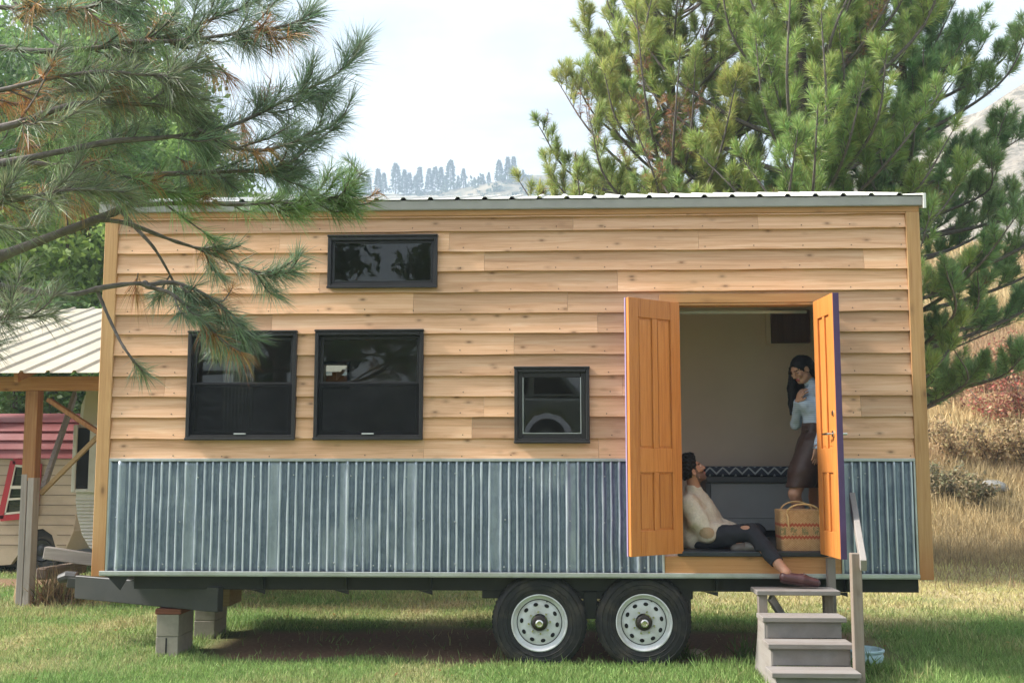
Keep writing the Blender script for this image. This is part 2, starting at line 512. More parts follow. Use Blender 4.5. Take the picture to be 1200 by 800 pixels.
# structural walls
def wall_piece(rects, y0, y1):
    m = MB()
    for (a, b, c, d) in rects: m.box(a, b, y0, y1, c, d, .5)
    return m
hs = [(w[0]+.03, w[1]-.03, w[2]+.03, w[3]-.03) for w in WINS] + [(OP[0], OP[1], .90, OP[3])]
wall_piece(minus(HX0+.01, HX1-.01, .74, 3.79, hs), .006, .11).build('wall', MAT['inner_wall'], house)
RW = [(-2.47, -2.16, 2.40, 2.69)]
wall_piece(minus(HX0+.01, HX1-.01, .74, 4.36, RW), YB-.11, YB-.006).build('wall', MAT['inner_wall'], house)
rb = MB()
for (a, b, c, d) in minus(HX0+.01, HX1-.01, .70, 4.38, RW): rb.box(a, b, YB-.005, YB+.02, c, d)
rb.build('rear_cladding', MAT['cedar'], house)
for xa, xb, nm in ((HX0+.012, HX0+.09, 0), (HX1-.09, HX1-.012, 1)):
    m = MB(); D_ = (xb-xa, 0, 0)
    if nm == 0: m.prism([(xa, .112, .74), (xa, YB-.112, .74), (xa, YB-.112, 4.33), (xa, .112, 3.80)], D_, .5)
    else:                                                       # opening for an unseen window, added to light the entrance
        m.prism([(xa, .112, .74), (xa, YB-.112, .74), (xa, YB-.112, 1.70), (xa, .112, 1.70)], D_, .5)
        m.prism([(xa, .112, 3.00), (xa, YB-.112, 3.00), (xa, YB-.112, 4.33), (xa, .112, 3.80)], D_, .5)
        m.prism([(xa, .112, 1.7002), (xa, .45, 1.7002), (xa, .45, 2.9998), (xa, .112, 2.9998)], D_, .5); m.prism([(xa, 1.95, 1.7002), (xa, YB-.112, 1.7002), (xa, YB-.112, 2.9998), (xa, 1.95, 2.9998)], D_, .5)
    m.build('wall', MAT['inner_wall'], house)
    xs = HX0-.012 if nm == 0 else HX1-.011
    ec = MB()
    for k in range(19):
        z0 = .72+k*.175; z1 = z0+.187
        top = lambda y: 3.79+(y)*.262
        for (ya, yb) in ((.006, .8), (.8, 1.6), (1.6, YB)):
            zt = min(z1, top(ya))
            if nm == 1 and zt > 1.68 and z0 < 3.02:
                for (qa, qb) in ((ya, min(yb, .44)), (max(ya, 1.96), yb)):
                    if qb > qa+.01: ec.box(xs, xs+.022, qa+.001, qb-.001, z0+.001, zt, rr.random())
            elif zt > z0+.02: ec.box(xs, xs+.022, ya+.001, yb-.001, z0+.001, zt, rr.random())
    ec.build('end_siding', MAT['cedar'], house)
m = MB(); m.box(HX0+.1, HX1-.1, .112, YB-.112, .80, .918); m.build('floor', MAT['inner_floor'], house)
m = MB(); m.prism([(HX0+.1, .112, 3.66), (HX0+.1, YB-.112, 4.24), (HX0+.1, YB-.112, 4.30), (HX0+.1, .112, 3.72)], (HX1-HX0-.2, 0, 0)); m.build('ceiling', MAT['inner_wall'], house)
# partition to the left of the doorway room
m = MB(); m.box(.66, .73, .112, YB-.112, .92, 3.64); m.build('partition', MAT['inner_wall'], house)

# door surround, threshold, rim board
m = MB(); m.box(OP[0]-.15, OP[1]+.125, -.030, .004, OP[3]+.004, OP[3]+.080); m.build('lintel_board', MAT['cedar_trim'], house, .003)
m = MB(); m.box(OP[0]-.02, OP[1]+.02, -.022, .112, OP[3]-.016, OP[3]+.003); m.build('door_jamb', MAT['cedar_trim'], house, .002)
for xa, xb in ((OP[0]-.032, OP[0]+.004), (OP[1]-.004, OP[1]+.032)):
    m = MB(); m.box(xa, xb, -.020, .114, .925, OP[3]-.017); m.build('door_jamb', MAT['cedar_trim'], house, .002)
m = MB(); m.box(OP[0]-.03, OP[1]+.02, -.055, .20, .882, .922); m.build('threshold', MAT['sill'], house, .006, seg=2)
m = MB(); m.box(.877, 2.30, -.030, .004, .737, .880); m.build('rim_board', MAT['cedar_trim'], house, .003)
m = MB(); m.box(OP[0]+.02, OP[1]-.02, .30, .316, OP[3]-.045, OP[3]-.02); m.build('header_strip', MAT['trim_metal'], house)

# corrugated skirts with overlaps, dents and screw heads
def skirt(x0, x1, z0, z1, seed):
    q = random.Random(seed)
    pitch = .0676; n = int((x1-x0)/pitch*12)
    xs = np.linspace(x0, x1, n+1); zs = np.linspace(z0, z1, 25)
    X, Z = np.meshgrid(xs, zs, indexing='ij')
    laps_ = [x0+.10+.62*k for k in range(int((x1-x0)/.62)+1)]
    ph = np.zeros_like(xs); p = 0.0; wide = np.zeros_like(xs)
    for i in range(1, len(xs)):
        w = min([abs(xs[i]-(l+.05*math.sin(l*7))) for l in laps_])
        sp = .60 if w < .034 else 1.0
        p += sp*(xs[i]-xs[i-1])*2*math.pi/pitch; ph[i] = p; wide[i] = 1 if w < .036 else 0
    wav = (vnoise(Z*5+seed, np.floor(ph/(2*math.pi))[:, None]+Z*0, 3)-.5)*.9*1 + (fbm(X*3, Z*3, 6)-.5)*.5
    prof = np.cos(ph[:, None]+wav*.45)
    prof = 2*((prof+1)/2)**2.1-1
    Y = -.022 - .0125*prof - .006*wide[:, None] + .006*(fbm(X*1.6, Z*2.2, 9)-.5)
    V = np.stack([X, Y, Z], -1).reshape(-1, 3)
    m_ = len(zs); F = []
    idx = np.arange((n+1)*m_).reshape(n+1, m_)
    F = np.stack([idx[:-1, :-1], idx[1:, :-1], idx[1:, 1:], idx[:-1, 1:]], -1).reshape(-1, 4)
    # highlights painted along the crests; also paler metal at overlaps and in patches
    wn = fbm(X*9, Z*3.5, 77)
    glint_and_wear = np.clip((prof-.35)/.5, 0, 1)*np.clip(.05+1.5*wn*(.55+.9*vnoise(X*1.7, Z*0, 83)), 0, 1)*.80
    glint_and_wear = np.maximum(glint_and_wear, wide[:, None]*np.clip(-.05+.85*fbm(X*7, Z*5, 78), 0, 1)*.55)
    glint_and_wear = np.maximum(glint_and_wear, .25*sstep(.60, .75, fbm(X*2.2, Z*2.0, 79)))
    o = np_mesh('corrugated_skirt', V, F, MAT['corrugated'], house, np.repeat(glint_and_wear.reshape(-1, 1), 3, 1), smooth=True)
    sol = o.modifiers.new('gauge', 'SOLIDIFY'); sol.thickness = .0015; sol.offset = 1
    for row, zz in enumerate((z0+.05, z0+.42, z1-.12)):
        x = x0+.06
        while x < x1-.03:
            if q.random() < (.85 if row == 0 else .45):
                zz2 = zz+q.uniform(-.02, .02)
                sc = MB(); sc.lathe([(0, -.005), (.0045, -.004), (.006, 0), (.006, .006)], (x+q.uniform(-.01, .01), -.034, zz2), 'y', 8); sc.build('screw', MAT['trim_metal'], o, smooth=True)
            x += pitch*q.choice([1, 2, 3])
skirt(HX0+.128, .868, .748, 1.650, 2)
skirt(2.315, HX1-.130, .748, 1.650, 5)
for (a, b) in ((HX0+.113, .876), (2.302, HX1-.113)):
    t = MB()
    t.box(a, b, -.040, .003, 1.648, 1.672); 
    t.box(a, a+.016, -.039, .003, .747, 1.6475); t.box(b-.016, b, -.039, .003, .747, 1.6475)
    t.build('skirt_trim', MAT['trim_metal'], house, .002)
t = MB(); t.box(HX0+.07, HX1-.113, -.052, .05, .714, .7465); t.box(HX0+.07, HX1-.113, -.046, .05, .706, .7135)
t.build('drip_rail', MAT['trim_metal'], house, .002)

# windows
def window(x0, x1, z0, z1, kind):
    w = MB(); B = .030; yo = -.062
    w.box(x0, x0+B, yo, .03, z0, z1-.018); w.box(x1-B, x1, yo, .03, z0, z1-.018)
    w.box(x0+B, x1-B, yo, .03, z0, z0+B); w.box(x0+B, x1-B, yo, .03, z1-B-.018, z1-.018)
    w.box(x0-.004, x1+.004, yo-.010, .03, z1-.0178, z1)
    w.box(x0-.003, x1+.003, yo-.014, yo-.001, z0-.012, z0+.010)
    f = w.build('window', MAT['frame'], house, .004)
    a, b, c, d = x0+B+.001, x1-B-.001, z0+B+.001, z1-B-.019
    def sash(xa, xb, za, zb, y, t=.032, nm='sash'):
        s_ = MB()
        s_.box(xa, xa+t, y, y+.028, za, zb); s_.box(xb-t, xb, y, y+.028, za, zb)
        s_.box(xa+t, xb-t, y, y+.028, za, za+t); s_.box(xa+t, xb-t, y, y+.028, zb-t, zb)
        o = s_.build(nm, MAT['frame'], f, .003)
        g = MB(); g.box(xa+t-.004, xb-t+.004, y+.010, y+.014, za+t-.004, zb-t+.004); g.build('pane', MAT['glass'], f)
        return o
    if kind == 'hung':
        mid = c+(d-c)*.515
        sash(a, b, mid-.012, d, .000, .030); sash(a, b, c, mid+.012, -.030, .034)
        s_ = MB(); s_.box(a+.004, b-.004, -.0380, -.0372, c+.004, mid); s_.build('insect_screen', MAT['screen'], f)
        s_ = MB(); s_.box((a+b)/2-.05, (a+b)/2+.05, yo-.004, yo+.012, c+.004, c+.016); s_.build('latch', MAT['trim_metal'], f, .002)
    else:
        t = .022 if kind == 'fixed' else .040
        sash(a, b, c, d, -.035, t)
        s_ = MB(); s_.box(a+t-.002, b-t+.002, -.038, -.034, c+t-.002, c+t+.004)
        s_.box(a+t-.002, a+t+.004, -.038, -.034, c+t+.0045, d-t); s_.box(b-t-.004, b-t+.002, -.038, -.034, c+t+.0045, d-t)
        s_.build('glazing_bead', MAT['trim_metal'] if kind == 'awning' else MAT['steel_grey'], f)
for w in WINS: window(*w)
cm = MB(); nn = 60; v = []; f = []
for k in range(nn+1):
    xx = -2.86+.27*k/nn; yy = .165+.014*math.sin(k*.9)
    v += [(xx, yy, 1.80), (xx, yy, 2.78)]
for k in range(nn): f.append((2*k, 2*k+2, 2*k+3, 2*k+1))
cm.add(v, f, .5); oc = cm.build('curtain', plain('pale_curtain', (.62, .57, .48), .9, 0, .08, 6), house, smooth=True)
oc.modifiers.new('cloth', 'SOLIDIFY').thickness = .002
for (a, b, c, d) in RW:
    w = MB(); w.box(a, a+.03, YB-.115, YB+.03, c, d); w.box(b-.03, b, YB-.115, YB+.03, c, d); w.box(a+.03, b-.03, YB-.115, YB+.03, c, c+.03); w.box(a+.03, b-.03, YB-.115, YB+.03, d-.03, d)
    f = w.build('rear_window', MAT['frame'], house)
    g = MB(); g.box(a+.028, b-.028, YB-.03, YB-.026, c+.028, d-.028); g.build('pane', MAT['glass'], f)

w = MB(); xa = HX1-.10; xb = HX1+.02
w.box(xa, xb, .452, .50, 1.702, 2.998); w.box(xa, xb, 1.90, 1.948, 1.702, 2.998); w.box(xa, xb, .501, 1.899, 1.702, 1.75); w.box(xa, xb, .501, 1.899, 2.95, 2.998); w.box(xa+.02, xb-.02, 1.18, 1.22, 1.751, 2.949)
f = w.build('added_end_window', MAT['frame'], house)  # window added out of view to brighten the rooms inside
g = MB(); g.box(HX1-.05, HX1-.046, .499, 1.901, 1.749, 2.951); g.build('pane', MAT['glass'], f)

# double doors: slab with four sunk panels
def door(hinge, free, z0, z1, name, edge_pale):
    """slab from the hinge to the free edge (x, y); the inside face looks towards +n"""
    h = Vector((hinge[0], hinge[1], 0)); e = Vector((free[0], free[1], 0)) - h
    L = e.length; e.normalize(); T = .044
    n = Vector((0, 0, 1)).cross(e)
    if (n.y > 0 and abs(n.y) > .5) or (abs(n.y) <= .5 and n.x > 0): n = -n       # towards the viewer / the sun
    P = lambda s_, t, z: h + e*s_ + n*t + Vector((0, 0, z))
    H = z1-z0
    def slab(mb, s0, s1, t0, t1, za, zb, rnd=None):
        v = [P(a, t, z) for z in (za, zb) for (a, t) in ((s0, t0), (s1, t0), (s1, t1), (s0, t1))]
        mb.add(v, BOXF, rnd)
    core = MB(); slab(core, .004, L-.004, .000, .028, z0+.004, z1-.004, .45)
    root = core.build(name, MAT['door_in'], house)
    fr = MB()
    st = .105; ms = (L-.016)/2
    rails = [(z0, z0+.195), (z0+.655, z0+.845), (z1-.155, z1)]
    slab(fr, 0, st, .0285, T, z0, z1); slab(fr, L-st, L, .0285, T, z0, z1)
    for ra, rb_ in rails: slab(fr, st+.0006, L-st-.0006, .0285, T-.0004, ra, rb_)
    mw = .052
    for (ra, rb_) in ((rails[0][1], rails[1][0]), (rails[1][1], rails[2][0])):
        slab(fr, L/2-mw/2, L/2+mw/2, .0285, T-.0008, ra+.0006, rb_-.0006)
    fr.build('stiles_and_rails', MAT['door_in'], root, .003, seg=2)
    pn = MB()
    for (ra, rb_) in ((rails[0][1], rails[1][0]), (rails[1][1], rails[2][0])):
        for (sa, sb) in ((st, L/2-mw/2), (L/2+mw/2, L-st)):
            # moulded border then flat field, sunk below the frame
            for q, (i0, t1) in enumerate(((.004, .0325), (.014, .0300))):
                pass
            pn = MB(); slab(pn, sa+.016, sb-.016, .0282, .0330, ra+.016, rb_-.016); pn.build('panel', MAT['door_in'], root, .004)
    te = .008 if edge_pale else T-.003
    ex = MB(); slab(ex, 0, L, -.006, -.0005, z0, z1); slab(ex, L+.0005, L+(.002 if edge_pale else .006), -.006, te, z0, z1)
    slab(ex, -.004, -.0005, -.006, te, z0, z1)
    ex.build('painted_face', MAT['door_out_pale'] if edge_pale else MAT['door_out'], root)
    hg = MB()
    for zz in (z0+.2, z0+H/2, z1-.2):
        c = P(-.012, T/2, zz); hg = MB(); hg.tube([c-Vector((0, 0, .045)), c+Vector((0, 0, .045))], .008, 8); hg.build('hinge', MAT['chrome'], root, smooth=True)
    return root, P, L, T
dl, PL, LL, TT = door((1.002, -.012), (.556, -.365), .905, 2.958, 'door', True)
dr, PR, LR, TT = door((2.172, -.045), (2.205, -.545), .905, 2.958, 'door', False)
dr['label'] = 'right orange door standing square to the wall with a silver lever handle'
dl['label'] = 'left orange door folded back against the wall'
zz = 1.86
for sgn, off in ((1, TT), (-1, -.006)):
    c0 = PR(LR-.065, off, zz); nrm = (PR(0, 1, 0)-PR(0, 0, 0))*sgn; e = PR(1, 0, 0)-PR(0, 0, 0)
    hd = MB(); hd.tube([c0, c0+nrm*.010], .026, 16); hd.tube([c0+nrm*.010, c0+nrm*.052], .010, 10)
    hd.tube([c0+nrm*.047-e*-.004, c0+nrm*.052-e*.05, c0+nrm*.050-e*.115], [.010, .009, .007], 10)
    hd.build('lever_handle', MAT['chrome'], dr, smooth=True)
hd = MB(); c0 = PR(LR-.06, TT, zz+.16)
hd.tube([c0, c0+(PR(0, 1, 0)-PR(0, 0, 0))*.008], .022, 16); hd.build('deadbolt', MAT['chrome'], dr, smooth=True)

# roof: ribbed sheet rising towards the back, metal fascia
def ribbed(x0, x1, ya, za, yb, zb, pitch, rib_w, rib_h, name, mat, parent, off=0.0):
    m = MB(); xs = []
    x = x0+off
    prof = [(x0, 0)]
    while x+rib_w < x1:
        prof += [(x, 0), (x+rib_w*.28, rib_h), (x+rib_w*.72, rib_h), (x+rib_w, 0)]
        x += pitch
    prof.append((x1, 0))
    v = []; f = []
    for (px_, pz) in prof: v += [(px_, ya, za+pz), (px_, yb, zb+pz)]
    for k in range(len(prof)-1): f.append((2*k, 2*k+2, 2*k+3, 2*k+1))
    m.add(v, f, .5)
    o = m.build(name, mat, parent)
    s_ = o.modifiers.new('gauge', 'SOLIDIFY'); s_.thickness = .003; s_.offset = 1
    return o
roof = ribbed(HX0-.05, HX1+.045, -.075, 3.847, YB+.12, 3.847+.2535*(YB+.195), .2305, .052, .020, 'roof', MAT['roof'], house, .06)
m = MB(); m.prism([(HX0-.03, -.02, 3.80), (HX0-.03, YB+.02, 4.41), (HX0-.03, YB+.02, 4.455), (HX0-.03, -.02, 3.842)], (HX1-HX0+.06, 0, 0)); m.build('roof_deck', MAT['steel'], roof)
m = MB(); m.box(HX0-.05, HX1+.022, -.062, -.036, 3.768, 3.843); m.box(HX0-.05, HX1+.022, -.0615, .0, 3.762, 3.7675); m.build('fascia', MAT['fascia'], house, .002)
m = MB(); m.prism([(HX1+.024, -.078, 3.735), (HX1+.024, YB+.1, 4.34), (HX1+.024, YB+.1, 4.45), (HX1+.024, -.078, 3.862)], (.024, 0, 0)); m.build('gable_trim', MAT['roof'], house, .002)

# chassis
m = MB()
m.box(-3.55, 2.95, .10, .18, .585, .704); m.box(-3.55, 2.95, 1.9, 1.98, .585, .704)
for k in range(12):
    x = -3.45+k*.57
    m.box(x, x+.06, .181, 1.899, .60, .703)
m.box(-3.75, 2.98, .02, 2.3, .7045, .7395)
m.build('chassis', MAT['steel'], house, .004)
for x in (-2.45, -1.75, -1.05, 1.30, 2.35):                     # outrigger gussets under the rail
    m = MB(); m.prism([(x, .02, .70), (x, .10, .70), (x, .10, .59), (x, .06, .60)], (.012, 0, 0)); m.prism([(x-.10, .085, .585), (x+.02, .085, .585), (x+.02, .085, .55)], (0, .01, 0)); m.build('outrigger', MAT['steel'], house)
m = MB(); m.prism([(HX0+.11, .005, .705), (HX0+.30, .005, .705), (HX0+.23, .005, .585)], (0, .012, 0)); m.build('outrigger', MAT['steel'], house)
# A-frame tongue: plates from under the front corners to the coupler
for (xa, ya, xb, yb) in ((-2.80, .075, -4.36, .86), (-2.85, 2.0, -4.36, 1.22)):
    m = MB(); m.beam((xa, ya, .505), (xb, yb, .515), .07, .205, rnd=.5)
    m.build('tongue_beam', MAT['steel_grey'], house, .006)
m = MB(); m.beam((-4.25, 1.04, .52), (-4.52, 1.04, .54), .11, .10); m.tube([(-4.44, 1.04, .58), (-4.54, 1.04, .585), (-4.62, 1.04, .56)], [.05, .055, .04], 12)
m.build('coupler', MAT['steel_grey'], house, .01)
# axle hardware
m = MB(); m.box(-.62, 1.12, .12, .20, .52, .600); m.box(1.02, 1.10, .10, .16, .40, .60); m.box(.22, .33, .10, .20, .36, .58)
m.beam((.27, .16, .50), (-.15, .16, .38), .05, .03); m.beam((.27, .16, .50), (.71, .16, .38), .05, .03); m.build('suspension', MAT['steel'], house, .004)
m = MB()
for x in (-.144, .708): m.tube([(x, .2, .345), (x, 2.1, .345)], .045, 12)
m.build('axle', MAT['steel'], house)

def wheel(x, z, y0=.015):
    w = empty('wheel', (x, y0, z)); w.parent = house; w.matrix_parent_inverse = world(house).inverted()
    Rr = .388; c = (x, y0, z)
    t = MB()
    prof = [(.222, .015), (.240, .004), (.285, -.006), (.330, -.004), (.358, .006), (.374, .022), (.384, .040), (.388, .060), (.388, .165), (.380, .190), (.350, .215), (.28, .222), (.225, .21)]
    t.lathe(prof, c, 'y', 72, .5, closed=True)
    for k in range(60):                                         # shoulder lugs
        a = 2*math.pi*k/60
        ca, sa = math.cos(a), math.sin(a)
        p = Vector((x+ca*.383, y0+.038, z+sa*.383)); q = Vector((x+ca*.3895, y0+.085, z+sa*.3895))
        t.beam(p, q, .018, .010, up=(ca, 0, sa))
    for rr_ in (.268, .300, .345):
        t.lathe([(rr_-.004, -.004), (rr_, -.010), (rr_+.004, -.004)], c, 'y', 64)
    t.build('tyre', MAT['rubber'], w, smooth=True)
    r_ = MB()
    r_.lathe([(.228, .012), (.230, -.004), (.222, -.007), (.214, .004), (.205, .030), (.182, .042), (.176, .040), (.160, .026), (.118, .020), (.112, .022), (.085, .022), (.07, .024), (.07, .06), (.20, .10), (.228, .05)], c, 'y', 64, closed=True)
    rim = r_.build('rim', MAT['rim'], w, smooth=True)
    hl = MB()
    off = random.random()
    for k in range(10):
        a = 2*math.pi*(k+off)/10
        ce = (x+math.cos(a)*.146, y0+.0210, z+math.sin(a)*.146)
        ax = Vector((math.cos(a), 0, math.sin(a))); ay = Vector((-math.sin(a), 0, math.cos(a)))
        pts = [Vector(ce)+ax*(.015*math.cos(b))+ay*(.020*math.sin(b)) for b in [2*math.pi*j/14 for j in range(14)]]
        hl = MB(); hl.prism(pts, (0, -.0025, 0)); hl.build('hand_hole', MAT['hole'], rim)
    g = MB(); g.lathe([(.180, .0395), (.184, .0375), (.188, .0405)], c, 'y', 64); g.build('rim_groove', MAT['hole'], rim)
    ng = MB()
    for k in range(8):
        a = 2*math.pi*(k+.3+off)/8
        ce = Vector((x+math.cos(a)*.088, y0+.022, z+math.sin(a)*.088))
        ng = MB(); ng.tube([ce, ce+Vector((0, -.020, 0))], [.010, .008], 6); ng.build('lug_nut', MAT['chrome'], rim)
    h = MB(); h.lathe([(.062, .03), (.062, -.012), (.052, -.022), (.036, -.024), (.030, -.040), (.026, -.048), (0, -.048)], c, 'y', 32)
    hb = h.build('hub', MAT['hub'], w, smooth=True)
    h = MB(); h.lathe([(.034, -.0245), (.032, -.052), (.022, -.058), (.018, -.050), (0, -.049)], c, 'y', 24); h.build('grease_cap', MAT['chrome'], hb, smooth=True)
    v = MB(); v.tube([(x+.06, y0+.025, z+.17), (x+.062, y0-.01, z+.172)], .006, 8); v.build('valve', MAT['rubber'], rim)
wheel(-.144, .338); wheel(.708, .345)

# ------------------------------------------------------------------ piers
def block(x0, x1, y0, y1, z0, z1, slot, label):
    m = MB(); m.box(x0, x1, y0, y1, z0, z1, .5)
    o = m.build('concrete_block', MAT['concrete'], None, .006, seg=2)
    tag(o, label, 'concrete block', 'concrete blocks propping the trailer tongue')
    if slot:
        k = MB(); xc = (x0+x1)/2-.005
        k.box(xc-.007, xc+.007, y0-.0015, y0+.02, z0+.01, z1-.01); k.build('slot', MAT['hole'], o)
    return o
block(-3.415, -3.222, .29, .68, -.03, .165, True, 'lower concrete block with a dark slot, in the nearer stack under the trailer tongue')
block(-3.412, -3.220, .288, .678, .167, .350, False, 'upper concrete block under the reddish board, in the nearer stack')
block(-3.395, -3.20, 1.22, 1.60, -.03, .165, False, 'bottom concrete block of the farther stack behind the tongue')
block(-3.392, -3.197, 1.222, 1.598, .167, .300, False, 'top concrete block of the farther stack behind the tongue')
m = MB(); m.box(-3.425, -3.20, .28, .69, .352, .398); tag(m.build('wood_shim', MAT['red_wood'], None, .004), 'reddish wooden board between the nearer block stack and the tongue', 'board')
m = MB(); m.box(-3.20, -3.06, 1.21, 1.60, .302, .50); tag(m.build('wood_post_stub', MAT['tan_wood'], None, .004), 'short tan timber stub on the farther block stack', 'timber stub')

# ------------------------------------------------------------------ wooden steps
steps = empty('wooden_steps', (1.85, -.6, 0), 'weathered grey wooden steps with a handrail below the open doorway', 'steps')
TR = [(1.545, 2.185, -.425, -.14, .655), (1.540, 2.165, -.665, -.405, .487), (1.532, 2.155, -.905, -.645, .330), (1.507, 2.130, -1.15, -.885, .172)]
for i, (a, b, c, d, z) in enumerate(TR):
    m = MB(); n = 8; v = []
    m.box(a, b, c, (c+d)/2-.002, z-.036, z); m.box(a, b, (c+d)/2+.002, d, z-.036, z-.001)
    m.build('tread', MAT['grey_wood_x'], steps, .005, seg=2)
for i, (a, b, c, d, z) in enumerate(TR[1:]):
    m = MB(); zb = (TR[i+2][4] if i+2 < 4 else -.03)
    m.box(a+.035, b-.035, c+.028, c+.046, zb+.002, z-.038); m.build('riser', MAT['riser'], steps, .002)
for sx in (1.556, 2.095):
    m = MB()
    m.prism([(sx, -.16, -.03), (sx, -1.10, -.03), (sx, -1.10, .134), (sx, -.87, .134), (sx, -.87, .292), (sx, -.63, .292), (sx, -.63, .449), (sx, -.40, .449)], (.036, 0, 0))
    m.build('stringer', MAT['grey_wood_d'], steps, .003)
m = MB(); m.box(1.56, 1.63, -.40, -.33, -.03, .617); m.build('post', MAT['grey_wood_z'], steps, .004)
m = MB(); m.box(2.09, 2.16, -.30, -.22, -.03, .617); m.build('post', MAT['grey_wood_z'], steps, .004)
m = MB(); m.box(2.165, 2.225, -.135, -.06, .0, .875); m.build('post', MAT['grey_wood_z'], steps, .004)
m = MB(); m.box(2.134, 2.206, -.97, -.90, .0, .985); m.build('newel_post', MAT['grey_wood_z'], steps, .004)
m = MB(); m.beam((1.66, -.36, .60), (1.80, -.20, .40), .03, .07); m.build('brace', MAT['grey_wood_d'], steps, .003)
m = MB(); m.beam((2.375, -.13, 1.36), (2.200, -1.04, .905), .045, .092); m.build('handrail', MAT['grey_wood_d'], steps, .004)

# ------------------------------------------------------------------ bench, basket, hanging panel inside
bench = empty('storage_bench', (2.0, 1.9, .92), 'grey storage bench with a zigzag patterned cushion along the back wall', 'bench')
MAT['bench_paint'] = plain('grey_blue_paint', (.38, .40, .42), .55, 0, .08, 4)
MAT['bench_dark'] = plain('dark_bench_frame', (.10, .107, .12), .5, 0, .1, 4)
m = MB(); m.box(1.50, 2.90, 1.69, 2.24, 1.10, 1.44, .5); m.build('front_panel', MAT['bench_paint'], bench, .004)
m = MB(); m.box(1.50, 2.90, 1.675, 2.24, .985, 1.098, .5); m.build('lower_rail', MAT['bench_paint'], bench, .006)
m = MB(); m.box(1.52, 2.90, 1.72, 2.24, .9185, .984, .5); m.build('toe_kick', MAT['hole'], bench)
m = MB(); m.box(1.455, 2.90, 1.655, 2.24, 1.442, 1.50, .5); m.build('seat_board', MAT['bench_dark'], bench, .008, seg=2)
m = MB(); m.box(1.450, 1.498, 1.66, 2.24, .92, 1.441, .5); m.build('end_panel', MAT['bench_dark'], bench, .006)
def zigzag_mat():
    m, nt, b = new_mat('zigzag_cloth')
    tc = nt.nodes.new('ShaderNodeTexCoord'); sx = nt.nodes.new('ShaderNodeSeparateXYZ'); nt.links.new(tc.outputs['Object'], sx.inputs[0])
    tri = math_n(nt, 'PINGPONG', sx.outputs['X'], .062)
    s_ = math_n(nt, 'ADD', sx.outputs['Z'], tri)
    s2 = math_n(nt, 'ADD', s_, math_n(nt, 'MULTIPLY', sx.outputs['Y'], .55))
    st = math_n(nt, 'FRACT', math_n(nt, 'MULTIPLY', s2, 13.5))
    c = ramp(nt, st, [(.0, (.045, .055, .085)), (.40, (.05, .06, .09)), (.45, (.46, .50, .55)), (.68, (.46, .50, .55)), (.72, (.048, .058, .088))])
    c.color_ramp.interpolation = 'LINEAR'
    nt.links.new(c.outputs[0], b.inputs['Base Color']); b.inputs['Roughness'].default_value = .9
    return m
m = MB(); m.box(1.435, 2.90, 1.63, 2.23, 1.502, 1.598, .5); m.build('cushion', zigzag_mat(), bench, .028, seg=4, smooth=True)

hp = empty('hanging_panel', (2.3, 2.2, 3.0), 'dark brown panel hanging high on the inner back wall behind the woman', 'wall panel')
m = MB(); m.box(2.22, 2.62, 2.19, 2.245, 2.86, 3.20, .5); m.build('board', wood('dark_brown_board', (.09, .05, .035), (.14, .08, .055), (.18, .10, .07), 'z', .6), hp, .004)
m = MB(); m.box(2.17, 2.218, 2.195, 2.245, 2.84, 3.20, .5); m.build('edge_strip', MAT['inner_wall'], hp, .003)

# basket
def wicker_mat():
    m, nt, b = new_mat('woven_straw')
    tc = nt.nodes.new('ShaderNodeTexCoord'); sx = nt.nodes.new('ShaderNodeSeparateXYZ'); nt.links.new(tc.outputs['Object'], sx.inputs[0])
    x, y, z = sx.outputs['X'], sx.outputs['Y'], sx.outputs['Z']
    u = math_n(nt, 'ADD', x, y)
    wv = nt.nodes.new('ShaderNodeTexChecker'); wv.inputs['Scale'].default_value = 1.0
    cb = nt.nodes.new('ShaderNodeCombineXYZ')
    nt.links.new(math_n(nt, 'MULTIPLY', u, 95.0), cb.inputs[0]); nt.links.new(math_n(nt, 'MULTIPLY', z, 110.0), cb.inputs[1])
    nt.links.new(cb.outputs[0], wv.inputs['Vector'])
    wv.inputs[1].default_value = (.56, .345, .165, 1); wv.inputs[2].default_value = (.36, .19, .08, 1)
    n = noise(nt, coords(nt, (1, 1, 1)), 26, 4, .6)
    c = mixc(nt, .45, wv.outputs[0], ramp(nt, n, [(.3, (.30, .155, .065)), (.7, (.60, .39, .20))]).outputs[0])
    zr = math_n(nt, 'SUBTRACT', z, .922)
    def band(z0, z1):
        return math_n(nt, 'MULTIPLY', math_n(nt, 'GREATER_THAN', zr, z0), math_n(nt, 'LESS_THAN', zr, z1))
    zig = math_n(nt, 'PINGPONG', u, .014)
    for zc in (.105, .205):
        zz = math_n(nt, 'ADD', zr, math_n(nt, 'MULTIPLY', zig, 1.0))
        f = math_n(nt, 'MULTIPLY', math_n(nt, 'GREATER_THAN', zz, zc), math_n(nt, 'LESS_THAN', zz, zc+.022))
        c = mixc(nt, math_n(nt, 'MULTIPLY', f, .85), c, (.34, .045, .022))
    gx = math_n(nt, 'GREATER_THAN', math_n(nt, 'FRACT', math_n(nt, 'MULTIPLY', u, 11.0)), .42)
    gz = math_n(nt, 'GREATER_THAN', noise(nt, coords(nt, (40, 40, 14)), 2.5, 2), .47)
    f = math_n(nt, 'MULTIPLY', band(.128, .188), math_n(nt, 'MULTIPLY', gx, gz))
    c = mixc(nt, math_n(nt, 'MULTIPLY', f, .75), c, (.12, .14, .055))
    nt.links.new(c, b.inputs['Base Color']); b.inputs['Roughness'].default_value = .8
    bump(nt, b, wv.outputs['Fac'], .5, .003)
    return m
MAT['wicker'] = wicker_mat()
MAT['cane'] = plain('pale_cane', (.56, .37, .17), .6, 0, .2, 20)
